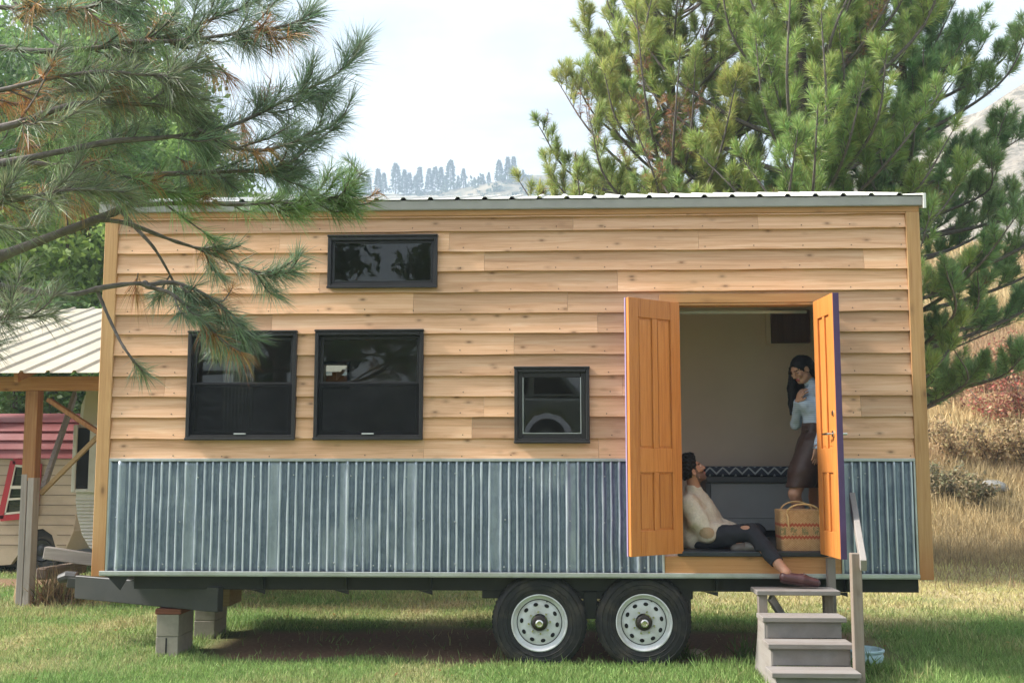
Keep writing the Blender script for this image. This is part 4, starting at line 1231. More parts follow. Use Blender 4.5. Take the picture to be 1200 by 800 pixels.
for (pxs, d0, d1, r0, f0, col, nsh, nl) in LIMBS:
    poly = limb_points(pxs, d0, d1)
    if pxs[0][0] < -20 or pxs[0][1] < -20:                      # grows from the trunk, out of frame
        zt_ = poly[0][2]-.12; j_ = np.array([np.interp(zt_, [q[2] for q in tp], [q[0] for q in tp]), np.interp(zt_, [q[2] for q in tp], [q[1] for q in tp]), zt_])
        ext = catmull([j_, j_*.5+poly[0]*.5+np.array([0, 0, -.02]), poly[0]], 9)[:-1]
    else:                                                       # forks from the nearest limb
        allp = np.vstack(built); w_ = allp[np.argmin(np.linalg.norm(allp-poly[0], axis=1))]
        ext = catmull([w_, w_*.5+poly[0]*.5+np.array([0, 0, .01]), poly[0]], 6)[:-1] if np.linalg.norm(w_-poly[0]) > .02 else poly[:0]
    built.append(poly)
    k = 4.75/FPX
    rad = np.linspace(r0*k*1.12, max(1.1, r0*(.55 if f0 > 1 else .28))*k, len(poly))
    rad = rad*(1+.10*rng.normal(size=len(poly)))
    b = MB(); b.tube([tuple(p) for p in ext]+[tuple(p) for p in poly], [rad[0]*(1.0+.35*(1-i/max(1, len(ext)))*(len(ext) > 6)) for i in range(len(ext))]+list(rad), 9)
    fol = Fol(); LEN = .152*nl
    if f0 < 1:
        fol.add(needles_on(poly, 680, f0+(1-f0)*.3, LEN, rng, col, width=.0025, sag=.14))
        fol.add(needles_on(poly[-5:], 800, .2, LEN, rng, np.array(col)*1.1, sag=.10, spread=(12, 62)))
        B, T, t = along(poly, int(nsh*1.3), f0*.8, .97, rng)
        for p, d, tt in zip(B, T, t):
            q = unit(np.cross(d, rng.normal(size=3)))
            q[2] = q[2]*.7+.05
            dd = unit(d*.75+q*rng.uniform(.45, 1.0))
            L = rng.uniform(.10, .30)*(1.15-.5*tt)
            mid = p+dd*L*.55+np.array([0, 0, -.015]); end = p+dd*L+np.array([0, 0, .02*rng.normal()+.01])
            sh = catmull([p, mid, end], 7)
            b.tube([tuple(x) for x in sh], list(np.linspace(.0048, .0028, 7)), 6)
            dead = rng.random() < (.17 if tt < .75 else .03)
            if dead:
                fol.add(needles_on(sh, 620, .0, LEN*.8, rng, np.array(DEAD)*rng.uniform(.7, 1.25), colvar=.3, spread=(20, 80), sag=.55))
            else:
                cc = np.array(col)*rng.uniform(.8, 1.25)
                fol.add(needles_on(sh, 700, .12, LEN, rng, cc, width=.0025, sag=.14, spread=(14, 66)))
    bo = b.build('branch', MAT['bark'], npine, smooth=True)
    if fol.n: fol.build('needles', MAT['needle'], bo)
# a few plainly dead sprays
for (u, v, dx, dy, y) in ((110, 78, 12, 26, -4.3), (75, 95, 6, 22, -4.3), (245, 75, 10, 26, -4.4), (285, 150, 8, 34, -4.1), (270, 160, 14, 30, -4.1), (75, 235, 4, 16, -4.2), (90, 225, 14, 22, -4.2), (135, 62, 14, 16, -4.4), (30, 160, 10, 18, -4.4), (262, 84, 16, 18, -4.4), (215, 188, 18, 8, -4.3), (160, 330, -4, 20, -4.1), (225, 210, 20, 4, -4.2)):
    sh = catmull([A(u-dx*.5, v-dy*.5, y), A(u, v, y), A(u+dx*.4, v+dy*.5, y)], 5)
    b = MB(); fol = Fol(); b.tube([tuple(x) for x in sh], .003, 6)
    fol.add(needles_on(sh, 900, 0, .13, rng, np.array(DEAD)*rng.uniform(.8, 1.3), colvar=.3, spread=(12, 60), sag=.5))
    bo = b.build('dead_twig', MAT['bark'], npine, smooth=True); fol.build('dead_needles', MAT['needle'], bo)

# ------------------------------------------------------------------ pines behind the house
def pine(x, y, H, wmax, seed, label, zlo=1.4, tint=(1, 1, 1), dead=.04, lean=(0, 0), whorl=.40, per=6, tufts=1.0, up0=.35, prof=None, bulk=1.0):
    g = np.random.default_rng(seed)
    z0 = float(height(x, y))
    root = empty('pine_tree', (x, y, z0), label, 'pine tree', 'pines behind the tiny house')
    m = MB(); n = 16
    tz = np.linspace(-.3, H, n)
    tpath = [(x+lean[0]*t/H+.05*math.sin(t*.9+seed), y+lean[1]*t/H+.05*math.cos(t*.7+seed), z0+t) for t in tz]
    m.tube(tpath, list(np.interp(tz, [0, H], [.022*H, .025])), 12); m.build('trunk', MAT['bark_dark'], root, smooth=True)
    tpa = np.array(tpath)
    br = MB(); fol = Fol()
    z = zlo
    while z < H-.3:
        t = (z-zlo)/(H-zlo)
        R_ = wmax*(np.interp(t, *prof) if prof else np.interp(t, [0, .18, .5, .8, 1], [.75, 1, .85, .5, .12]))
        k0 = g.random()*6.28
        for k in range(per):
            a = k0+k*6.283/per+g.normal()*.3
            L = R_*g.uniform(.72, 1.15)
            zz = z+g.normal()*.12
            base = np.array([np.interp(zz, tz, tpa[:, 0]), np.interp(zz, tz, tpa[:, 1]), z0+zz])
            out = np.array([math.cos(a), math.sin(a), 0])
            rise = L*(up0+.35*t+.12*g.normal())
            p1 = base+out*L*.4+np.array([0, 0, rise*.22]); p2 = base+out*L*.78+np.array([0, 0, rise*.6]); p3 = base+out*L+np.array([0, 0, rise*1.15])
            lat = np.array([-out[1], out[0], 0])*g.normal()*.10*L
            poly = catmull([base, p1+lat*.5, p2+lat, p3], 14)
            br.tube([tuple(q) for q in poly], list(np.linspace(.012+.012*L, .007, 14)), 6)
            isdead = g.random() < dead
            hue = g.random()
            col0 = (np.array([.235, .345, .135])*(1-hue)+np.array([.370, .450, .165])*hue)*np.array(tint)
            nt_ = int(4+L*7.5*bulk)
            B, T, tt = along(poly, nt_, .28, 1.0, g)
            B = np.vstack([B, poly[-1:]]); T = np.vstack([T, unit(poly[-1:]-poly[-2:-1])]); tt = np.append(tt, 1.0)
            for p, d, f in zip(B, T, tt):
                q = unit(np.cross(d, g.normal(size=3)))
                if q[2] < -.2: q = -q
                q = unit(q+np.array([0, 0, .35]))
                dd = unit(d*.7+q*.8) if f < .99 else d
                l = g.uniform(.16, .50)*(1.2-.55*f)*min(1, L*.8)
                if f > .99: l = .15
                e = p+dd*l+np.array([0, 0, .25*l])
                sh = catmull([p, p+dd*l*.55, e], 5)
                br.tube([tuple(q_) for q_ in sh], .0055, 4, caps=False)
                dt = isdead and f < .8 or g.random() < dead*.35
                if dt:
                    fol.add(needles_on(sh, 170*tufts, .2, .13, g, np.array([.33, .17, .085])*g.uniform(.7, 1.2), spread=(25, 85), sag=.4, width=.0052, gather=4)); continue
                c_ = col0*g.uniform(.78, 1.22)
                fol.add(needles_on(sh, 420*tufts, .12, .165, g, c_, colvar=.2, spread=(18, 72), sag=.05, width=.0060, gather=5))
                fol.add(needles_on(sh[-3:], 700*tufts, .2, .170, g, c_*1.12, colvar=.2, spread=(8, 66), sag=.02, width=.0060, gather=6))
        z += whorl*g.uniform(.8, 1.2)
    br.build('branches', MAT['bark'], root)
    fol.build('crown', MAT['needle'], root)
    return root
def foot(u, y): p = A(u, 640, y); return float(p[0]), float(p[1])
x, y = foot(775, 7.6); pine(x, y, 9.6, 2.35, 21, 'yellowish pine with brown dead sprays rising behind the middle of the roof', 2.2, (1.12, .98, .85), .22, (.3, 0), up0=.55, prof=([0, .25, .55, .8, 1], [.8, 1, .78, .5, .15]))
x, y = foot(952, 6.6); pine(x, y, 11.0, 2.4, 8, 'bright green pine with a dark forked trunk behind the doorway end of the roof', 2.2, (1.08, 1.06, .9), .03, (0, 0), up0=.55, prof=([0, .2, .5, .8, 1], [.8, 1, .95, .7, .2]), per=6, whorl=.42)
x, y = foot(1052, 8.2); pine(x, y, 9.9, 2.6, 35, 'darker pine with low drooping boughs at the right end of the house', 2.35, (.78, .88, .95), .02, (.5, 0), up0=.28, prof=([0, .15, .35, .6, .8, 1], [.85, 1, .92, .70, .45, .12]))
x, y = foot(672, 9.4); pine(x, y, 5.6, 1.0, 44, 'small slender pine at the left edge of the pines behind the roof', 2.0, (.95, .98, .9), .12, (0, 0), up0=.6, per=5)

# ------------------------------------------------------------------ broadleaf trees at the far left
def broadleaf(x, y, H, Rr, seed, label, col, nclump=70, nleaf=330, leaf=.085, zmin=.28, group='broadleaf trees beyond the carport'):
    g = np.random.default_rng(seed); z0 = float(height(x, y))
    root = empty('broadleaf_tree', (x, y, z0), label, 'tree', group)
    m = MB(); fk = H*.3
    m.tube([(x, y, z0-.2), (x+.05, y, z0+fk*.6), (x, y+.05, z0+fk)], [H*.024, H*.02, H*.017], 12)
    ends = []
    for k in range(9):
        a = k*2.4+g.random(); e = np.array([x+math.cos(a)*Rr*g.uniform(.35, .8), y+math.sin(a)*Rr*g.uniform(.35, .8), z0+H*g.uniform(.5, .92)])
        s_ = np.array([x, y, z0+fk*g.uniform(.75, 1)])
        poly = catmull([s_, (s_+e)/2+g.normal(size=3)*.25, e], 8); m.tube([tuple(p) for p in poly], list(np.linspace(H*.011, .02, 8)), 7); ends.append(poly)
    m.build('trunk', MAT['bark_dark'], root, smooth=True)
    Cc = []
    while len(Cc) < nclump:
        p = g.uniform(-1, 1, 3)
        if .30 < np.linalg.norm(p) < 1: Cc.append(p)
    Cc = np.array(Cc)
    Cc = np.stack([x+Cc[:, 0]*Rr, y+Cc[:, 1]*Rr, z0+H*(zmin+(1-zmin)*(.5+.5*Cc[:, 2]))], 1)
    P = []; C = []
    for c_ in Cc:
        r_ = Rr*g.uniform(.16, .32); n = int(nleaf*g.uniform(.6, 1.3))
        d = unit(g.normal(size=(n, 3)))*(g.random((n, 1))**.45)*r_*np.array([1.15, 1.15, .75]); P.append(c_+d)
        C.append(np.array(col)*g.uniform(.7, 1.35)*(1+.18*g.normal(size=(n, 1)))*np.array([1, 1, 1])+np.array([.02, .015, 0])*g.random((n, 1)))
    P = np.vstack(P); C = np.clip(np.vstack(C), .01, .5); n = len(P)
    nr = unit(g.normal(size=(n, 3))+np.array([0, 0, .8])); u_ = unit(np.cross(nr, g.normal(size=(n, 3)))); v_ = np.cross(nr, u_)
    s_ = leaf*g.uniform(.6, 1.25, (n, 1))
    V = np.stack([P-u_*s_, P+v_*s_*.55+nr*s_*.12, P+u_*s_, P-v_*s_*.55+nr*s_*.12], 1).reshape(-1, 3)
    F = np.arange(n*4).reshape(n, 4)
    np_mesh('crown', V, F, MAT['leaf'], root, np.repeat(C, 4, 0))
    return root
def at_u(u, y): p = A(u, 560, y); return float(p[0]), float(p[1])
x, y = at_u(60, 13); broadleaf(x, y, 7.4, 3.0, 4, 'yellow green leafy tree beyond the carport, just left of the house', (.21, .31, .07), 80)
x, y = at_u(-60, 16); broadleaf(x, y, 12.5, 4.0, 5, 'tall deep green leafy tree at the left edge behind the pine boughs', (.14, .25, .07), 120)
x, y = at_u(150, 17); broadleaf(x, y, 11.0, 3.0, 6, 'leafy tree showing through the pine needles above the left roof corner', (.19, .30, .08), 95)
x, y = at_u(10, 22); broadleaf(x, y, 17.0, 5.2, 7, 'tallest leafy tree far behind the carport', (.17, .28, .085), 150, 320, .12)
x, y = at_u(20, 10.2); broadleaf(x, y, 4.6, 2.1, 9, 'low dark green bushy tree right behind the camper roof', (.09, .17, .05), 55, 330, .07, .05)

# ------------------------------------------------------------------ far pines on the ridge
def far_pine_mesh(seed, slim, H=12.0):
    g = np.random.default_rng(seed); V = []; C = []
    n = 520
    t = g.random(n)**.8
    r_ = H*slim*(1-t)**.75*(.35+.65*g.random(n))*(.75+.5*((t*9) % 1))
    a = g.random(n)*6.283
    P = np.stack([np.cos(a)*r_, np.sin(a)*r_, H*(.14+.86*t)], 1)
    D = unit(np.stack([np.cos(a), np.sin(a), g.normal(size=n)*.4+.1], 1))
    return strips(P, D, H*.075*g.uniform(.6, 1.3, n), H*.05, .1, np.array([.04, .065, .035])*(1+.25*g.normal(size=(n, 1))), g)
protos = []
RIDGE = [(417, 198, 30), (432, 206, 18), (443, 198, 32), (450, 203, 24), (464, 192, 34), (474, 199, 22), (480, 203, 18), (492, 196, 34), (503, 198, 24), (510, 196, 28), (517, 196, 26), (528, 188, 36), (543, 198, 20), (585, 188, 22), (595, 184, 26), (602, 184, 24), (573, 202, 8), (556, 208, 6), (613, 199, 8), (537, 206, 8), (425, 208, 12), (487, 206, 12), (522, 206, 10), (566, 204, 7), (399, 196, 30), (408, 205, 16)]
RIDGE.sort(key=lambda r: r[0])
far_lab = ['tall', 'short', 'slim', 'broad']
for i, (u, vtop, hpx) in enumerate(RIDGE):
    j = int(np.argmin(np.abs(ridge_us-u))); b_ = ridge_v[j, ridge_k-1]
    dist = math.hypot(b_[0]-CAM[0], b_[1]-CAM[1])
    vt = vtop; d = ray(u, vt); dh = math.hypot(d[0], d[1]); top = CAM+d*(dist/dh)
    zb = b_[2]-1.0; h = max(3.0, top[2]-zb)
    xp, yp = top[0], top[1]
    kind = i % 3
    if len(protos) <= kind:
        r_ = empty('far_pine', (0, 0, 0), None, 'pine tree', 'hazy pines along the far ridge')
        Vv, Ff, Cc = far_pine_mesh(60+kind, [.17, .20, .14][kind]); np_mesh('crown', Vv, Ff, MAT['needle'], r_, Cc)
        tm = MB(); tm.tube([(0, 0, -1), (0, 0, 11)], [.28, .06], 6); tm.build('trunk', MAT['bark_dark'], r_)
        protos.append(r_); o = r_
    else:
        o = copy_tree(protos[kind])
    o.location = (xp, yp, zb); s_ = h/12.0; o.scale = (s_*1.05, s_*1.05, s_)
    o.rotation_euler.z = i*1.7
    place = ['first', 'second', 'third', 'fourth', 'fifth', 'sixth', 'seventh', 'eighth', 'ninth', 'tenth', 'eleventh', 'twelfth', 'thirteenth', 'fourteenth', 'fifteenth', 'sixteenth', 'seventeenth', 'eighteenth', 'nineteenth', 'twentieth', 'twenty first', 'twenty second', 'twenty third', 'twenty fourth', 'twenty fifth', 'twenty sixth'][i]
    o['label'] = ('hazy blue pine on the far ridge, %s along the skyline from the left' % place)

# low scrub and young conifers over the far ridge: a mass nobody could count
g_ = np.random.default_rng(5); Ps = []; Ls = []
sel = np.where((ridge_us > 330) & (ridge_us < 760))[0]
for k in range(620):
    i = int(g_.choice(sel)); j = int(g_.integers(ridge_k-16, ridge_k+1)); b_ = ridge_v[i, j]
    Lk = g_.uniform(.8, 2.6)*(1.9 if g_.random() < .12 else 1)
    n = 26; P_ = b_+g_.normal(size=(n, 3))*np.array([Lk*.5, Lk*.5, Lk*.25])+np.array([g_.uniform(-3, 3), g_.uniform(-3, 3), Lk*.2]); Ps.append(P_); Ls.append(np.full(n, Lk))
Ps = np.vstack(Ps); Ls = np.concatenate(Ls); n = len(Ps)
D = unit(np.stack([g_.normal(size=n)*.6, g_.normal(size=n)*.6, np.ones(n)], 1))
o = np_mesh('ridge_scrub', *(lambda t: (t[0], t[1], MAT['leaf'], None, t[2]))(strips(Ps, D, Ls*.55, Ls*.35, .1, np.clip(np.array([.06, .085, .045])*(1+.4*g_.normal(size=(n, 1))), .01, .3), g_)))
tag(o, 'low dark scrub dotted over the far hazy ridge', 'scrub', kind='stuff')

# ------------------------------------------------------------------ grass
g = np.random.default_rng(77)
def lawn(x0, x1, y0, y1, dens, hmin, hmax, w, lean=.45):
    n = int((x1-x0)*(y1-y0)*dens)
    x = g.uniform(x0, x1, n); y = g.uniform(y0, y1, n)
    dd = dirt(x, y); dd = sstep(.05, .45, dd)
    dens_f = .35+.9*fbm(x*1.8, y*1.8, 61)
    keep = (g.random(n) > dd*.97) & (g.random(n) < dens_f)
    keep &= ~((np.abs(x+.144) < .30) | (np.abs(x-.708) < .30)) | (y < .05) | (y > .3)
    x, y = x[keep], y[keep]; n = len(x)
    p = np.clip(patch(x, y)+.22*g.normal(size=n), 0, 1)[:, None]
    gm = fbm(x*.7, y*.7, 71)[:, None]
    c = (GREEN*(1-gm)+GREEN2*gm)*(1-p)+(STRAW*(.55+.45*g.random((n, 1)))+OLIVE*.0)*p
    ol = sstep(1.8, 6, y)[:, None]*sstep(0, 4, x)[:, None]*.5
    c = c*(1-ol)+(OLIVE*1.35)*ol
    c = c*(1+.22*g.normal(size=(n, 1)))
    tall = .6+.9*fbm(x*1.4, y*1.4, 81)
    L = g.uniform(hmin, hmax, n)*tall
    D = unit(np.stack([g.normal(size=n)*lean, g.normal(size=n)*lean, np.ones(n)], 1))
    return strips(np.stack([x, y, height(x, y)-.005], 1), D, L, w*g.uniform(.7, 1.3, n), .18*g.uniform(0, 1.6, n), np.clip(c, .012, .6), g)
fol = Fol()
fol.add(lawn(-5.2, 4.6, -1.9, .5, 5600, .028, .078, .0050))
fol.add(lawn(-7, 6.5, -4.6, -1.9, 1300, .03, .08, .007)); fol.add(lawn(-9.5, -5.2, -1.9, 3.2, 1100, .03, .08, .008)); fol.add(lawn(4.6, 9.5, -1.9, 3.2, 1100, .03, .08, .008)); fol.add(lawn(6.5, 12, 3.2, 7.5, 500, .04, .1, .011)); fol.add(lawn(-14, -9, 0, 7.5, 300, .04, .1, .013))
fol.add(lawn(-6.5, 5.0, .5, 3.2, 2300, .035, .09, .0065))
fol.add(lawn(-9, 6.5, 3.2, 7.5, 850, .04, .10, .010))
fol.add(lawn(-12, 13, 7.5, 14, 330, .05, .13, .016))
fol.add(lawn(-3.6, 3.2, -.12, .16, 700, .05, .12, .006, .3))     # longer fringe along the shade line
fol.add(lawn(1.1, 2.9, -.9, .2, 1600, .05, .16, .006, .4))
fol.add(lawn(2.2, 4.3, .5, 1.6, 700, .06, .17, .007, .35))
o = fol.build('lawn_grass', MAT['grass'], None); tag(o, 'short mixed green and straw grass of the lawn', 'grass', kind='stuff')

# fallen leaves and needles on the lawn
n = 420; x = g.uniform(-5, 5, n); y = g.uniform(-1.6, 5, n); P = np.stack([x, y, height(x, y)+g.uniform(.01, .05, n)], 1)
nr = unit(g.normal(size=(n, 3))*.5+np.array([0, 0, 1.0])); u_ = unit(np.cross(nr, g.normal(size=(n, 3)))); v_ = np.cross(nr, u_); s_ = g.uniform(.008, .022, (n, 1))
V = np.stack([P-u_*s_, P+v_*s_*.5, P+u_*s_, P-v_*s_*.5], 1).reshape(-1, 3)
C = np.array([[.38, .22, .09], [.26, .14, .06], [.45, .35, .14]])[g.integers(0, 3, n)]*(1+.2*g.normal(size=(n, 1)))
o = np_mesh('fallen_leaves', V, np.arange(n*4).reshape(n, 4), MAT['leaf'], None, np.repeat(np.clip(C, .03, .6), 4, 0)); tag(o, 'small dry brown leaves scattered over the lawn', 'leaves', kind='stuff')

# dry grass of the bank on the right
def drygrass(x0, x1, y0, y1, n, hmin, hmax, w):
    x = g.uniform(x0, x1, n); y = g.uniform(y0, y1, n)
    den = fbm(x*.45, y*.45, 91)
    keep = g.random(n) < (.15+1.2*den); x, y = x[keep], y[keep]; n = len(x)
    q = fbm(x*.5, y*.35, 95)[:, None]; rd = sstep(.50, .68, fbm(x*.35+9, y*.30, 97))[:, None]
    c = np.array([.58, .46, .26])*(1-q)+np.array([.50, .36, .18])*q
    lowmix = sstep(17.5, 12.5, y)[:, None]*sstep(.40, .6, fbm(x*.6, y*.5, 99))[:, None]
    c = c*(1-rd*.65)+np.array([.36, .22, .14])*rd*.65
    c = c*(1-lowmix*.55)+np.array([.16, .135, .085])*lowmix*.55
    c = c*(1+.2*g.normal(size=(n, 1)))
    L = g.uniform(hmin, hmax, n)*(.5+.9*fbm(x*.8, y*.8, 93))
    D = unit(np.stack([g.normal(size=n)*.28, g.normal(size=n)*.28, np.ones(n)], 1))
    return strips(np.stack([x, y, height(x, y)-.02], 1), D, L, w*g.uniform(.7, 1.3, n), .3*g.uniform(0, 1.4, n), np.clip(c, .02, .7), g)
fol = Fol()
fol.add(drygrass(5.0, 13, 10.0, 17, 60000, .20, .60, .012)); fol.add(drygrass(3.2, 11, 5.5, 10.6, 5200, .10, .30, .010)); fol.add(drygrass(4.5, 11, 8.6, 11, 6500, .14, .42, .011))
fol.add(drygrass(-1, 5, 10.5, 17, 14000, .15, .5, .016)); fol.add(drygrass(13, 20, 9, 17, 16000, .2, .6, .018)); fol.add(drygrass(-2, 5.5, 17, 30, 14000, .3, .7, .03)); fol.add(drygrass(20, 30, 12, 30, 16000, .3, .7, .035)); fol.add(drygrass(-4, 8, 30, 46, 9000, .4, .9, .06))
fol.add(drygrass(5.5, 20, 17, 30, 70000, .30, .70, .022))
fol.add(drygrass(8, 30, 30, 50, 40000, .4, .9, .045))
o = fol.build('dry_grass', MAT['grass'], None); tag(o, 'tall pale straw grass covering the bank on the right', 'grass', kind='stuff')

# red leaved shrubs on the bank, boulders, weeds
def shrub(x, y, h, w, seed, col, label, cat='shrub', group=None, n=1500, leaf=.035, name='shrub'):
    q = np.random.default_rng(seed); z0 = float(height(x, y))
    root = empty(name, (x, y, z0), label, cat, group)
    m = MB(); P = []
    for k in range(9):
        a = q.random()*6.28; e = np.array([x+math.cos(a)*w*q.uniform(.2, .9), y+math.sin(a)*w*q.uniform(.2, .9), z0+h*q.uniform(.6, 1)])
        poly = catmull([(x, y, z0-.05), ((x+e[0])/2, (y+e[1])/2, z0+h*.4), e], 7); m.tube([tuple(p) for p in poly], list(np.linspace(.012, .004, 7)), 5)
        B, T, t = along(poly, n//9, .25, 1, q); P.append(B+q.normal(size=B.shape)*h*.085)
    m.build('stems', MAT['bark'], root)
    P = np.vstack(P); k = len(P)
    nr = unit(q.normal(size=(k, 3))); u_ = unit(np.cross(nr, q.normal(size=(k, 3)))); v_ = np.cross(nr, u_); s_ = leaf*q.uniform(.5, 1.3, (k, 1))
    V = np.stack([P-u_*s_, P+v_*s_*.6, P+u_*s_, P-v_*s_*.6], 1).reshape(-1, 3)
    C = np.array(col)[q.integers(0, len(col), k)]*(1+.25*q.normal(size=(k, 1)))
    np_mesh('foliage', V, np.arange(k*4).reshape(k, 4), MAT['leaf'], root, np.repeat(np.clip(C, .02, .6), 4, 0))
    return root
REDS = [(.40, .12, .09), (.34, .15, .10), (.46, .30, .17), (.34, .22, .11)]
BROWN = [(.40, .27, .15), (.34, .23, .13), (.46, .35, .19), (.30, .24, .12)]
def bank(u, v):
    """the point of the bank seen at photo u, v"""
    for yy in np.arange(9, 60, .15):
        p = A(u, v, yy)
        if p[2] <= float(height(p[0], p[1])): return p
    return p
SH = [(1150, 470, 1.3, 1.0, REDS, 'low red leaved shrub on the bank, nearest the pine boughs'), (1186, 462, 1.7, 1.2, REDS, 'tallest red leaved shrub high on the bank at the right edge'), (1172, 505, 1.2, 1.1, REDS, 'red and ochre shrub halfway down the bank'),
      (1205, 500, 1.4, 1.0, REDS, 'reddish shrub cut by the right edge of the frame'), (1120, 545, 1.1, 1.0, BROWN, 'brown dry shrub on the bank just right of the house corner'), (1165, 548, 1.0, 1.1, BROWN, 'brown dry shrub above the boulder on the bank'), (1205, 552, 1.1, 1.0, BROWN, 'brown dry shrub at the right edge, lower on the bank'),
      (1100, 590, .8, .7, [(.24, .21, .13), (.32, .25, .15), (.19, .19, .10)], 'dark scrubby weed clump at the foot of the bank beside the house corner'), (1135, 600, .7, .8, [(.27, .23, .14), (.34, .26, .16), (.19, .19, .10)], 'dark scrubby weed clump below the boulder')]
for i, (u, v, h, w, colr, lab) in enumerate(SH):
    p = bank(u, v); shrub(p[0], p[1], h, w, 100+i, colr, lab, group='shrubs on the dry bank', n=1400, leaf=.045)
def stone(c, r, seed, label, mat, name='boulder', cat='boulder'):
    q = np.random.default_rng(seed)
    bm = bmesh.new(); bmesh.ops.create_icosphere(bm, subdivisions=4, radius=1)
    o3 = q.normal(size=3)*5
    for v in bm.verts:
        p = np.array(v.co); n_ = fbm(p[0]*1.6+o3[0]+p[2]*.9, p[1]*1.6+o3[1]-p[2]*.7, seed)-.5
        k = 1+.55*n_
        v.co = Vector((p[0]*r[0]*k, p[1]*r[1]*k, max(-.4, p[2])*r[2]*k))+Vector(c)
    me = bpy.data.meshes.new(name); bm.to_mesh(me); bm.free(); me.shade_smooth()
    return tag(link(name, me, mat), label, cat)
MAT['stone'] = plain('pale_boulder', (.20, .195, .185), .9, 0, .2, 3, bmp=.6, dirt=(.2, .2, .17), dscale=4)
p = bank(1166, 582); stone((p[0], p[1], float(height(p[0], p[1]))+.12), (.28, .22, .16), 4, 'pale grey boulder half hidden in the grass on the bank', MAT['stone'])
p = G(816, 764, .02); stone((p[0], p[1], .0), (.085, .07, .05), 6, 'small tan stone in the grass behind the right wheel', MAT['tan_wood'] if False else plain('tan_stone', (.36, .28, .2), .9, 0, .2, 20), 'small_stone', 'stone')
p = G(660, 775, .02); stone((p[0], p[1], .0), (.028, .022, .022), 8, 'tiny white pebble in the grass in front of the left wheel', plain('white_pebble', (.6, .58, .55), .8, 0, .1, 20), 'pebble', 'pebble')
def weed(u, v, h, n, seed, cols, label, z=0, name='weed', spread=.5, r=.08):
    q = np.random.default_rng(seed); p = G(u, v, z)
    k = n; P = np.stack([p[0]+q.normal(size=k)*r, p[1]+q.normal(size=k)*r, np.full(k, float(height(p[0], p[1]))-.01)], 1)
    D = unit(np.stack([q.normal(size=k)*spread, q.normal(size=k)*spread, np.ones(k)], 1))
    C = np.array(cols)[q.integers(0, len(cols), k)]*(1+.2*q.normal(size=(k, 1)))
    V, F, Cc = strips(P, D, h*q.uniform(.4, 1.1, k), .010, .35*q.random(k), np.clip(C, .02, .5), q)
    return tag(np_mesh(name, V, F, MAT['grass'], None, Cc), label, 'plant')
weed(803, 772, .22, 60, 1, [(.09, .15, .04), (.12, .18, .05)], 'leafy green weed growing against the right wheel')
weed(798, 768, .40, 9, 2, [(.2, .2, .09)], 'thin tall grass stalks in front of the right tyre', spread=.12, r=.03, name='grass_stalks')
weed(590, 775, .26, 10, 3, [(.16, .19, .08)], 'thin grass stalks in front of the left tyre', spread=.12, r=.03, name='grass_stalks')
weed(1020, 792, .26, 130, 4, [(.10, .18, .04), (.15, .23, .06)], 'lush grass tuft in front of the blue tub', r=.12, name='grass_tuft')
weed(872, 770, .30, 60, 6, [(.10, .16, .05), (.13, .19, .06)], 'green tuft left of the steps', r=.07, name='grass_tuft')
q0 = A(62, 712, 3.3)
weed(68, 706, .55, 420, 5, [(.24, .17, .09), (.13, .13, .05), (.18, .10, .06), (.30, .23, .12)], 'dry brown weed clump beside the carport post', r=.16, name='dry_weeds', spread=.45)

# ------------------------------------------------------------------ behind the photographer: what the window panes mirror
x_, y_ = -1.7, -13.4; zc = float(height(x_, y_))
car = empty('parked_car', (x_, y_, zc), 'grey green off road car parked on the bank behind the photographer', 'car')
MAT['car_paint'] = plain('grey_green_car_paint', (.46, .50, .48), .25, .2, .04, 3, spec=.6)
def cprism(pts, y0, y1, name, mat, par, bev=0):
    m = MB(); m.prism([(x_+a, y_+y0, zc+b) for a, b in pts], (0, y1-y0, 0), .5); return m.build(name, mat, par, bev, seg=3, smooth=True)
low = [(-2.3, .45), (-1.95, .40), (-1.9, .62), (-1.7, .84), (-1.4, .92), (-1.1, .84), (-.95, .62), (-.9, .38), (1.0, .38), (1.05, .62), (1.22, .84), (1.5, .92), (1.8, .84), (2.0, .62), (2.05, .42), (2.4, .5), (2.45, 1.05), (2.30, 1.12), (-1.1, 1.18), (-2.1, 1.08), (-2.35, .95)]
cb = cprism(low, -.9, .9, 'body', MAT['car_paint'], car, .06)
cprism([(-1.25, 1.16), (-.45, 1.72), (1.75, 1.74), (2.28, 1.14)], -.78, .78, 'cabin', MAT['car_paint'], car, .07)
for a in ([(-1.0, 1.20), (-.36, 1.66), (.30, 1.67), (.30, 1.20)], [(.40, 1.20), (.40, 1.67), (1.15, 1.67), (1.15, 1.20)], [(1.25, 1.20), (1.25, 1.67), (1.70, 1.67), (2.08, 1.20)]):
    cprism(a, .775, .795, 'side_window', MAT['hole'], car)
    m = MB(); q = [(x_+p[0], y_+.80, zc+p[1]) for p in a]; m.tube(q+[q[0]], .016, 8); m.build('window_trim', MAT['chrome'], car, smooth=True)
m = MB(); m.lathe([(0, -.06), (.10, -.04), (.12, 0), (.10, .06), (0, .07)], (x_-.85, y_+.98, zc+1.25), 'x', 12); m.build('door_mirror', MAT['car_paint'], car, smooth=True)
for a in (-1.42, 1.52):
    m = MB(); m.lathe([(.20, 0), (.32, .0), (.37, .04), (.37, .2), (.2, .22)], (x_+a, y_+.70, zc+.36), 'y', 32, closed=True); w_ = m.build('wheel', MAT['rubber'], car, smooth=True)
    m = MB(); m.lathe([(0, .16), (.08, .18), (.2, .12), (.2, .05)], (x_+a, y_+.74, zc+.36), 'y', 24); m.build('rim', MAT['rim'], w_, smooth=True)
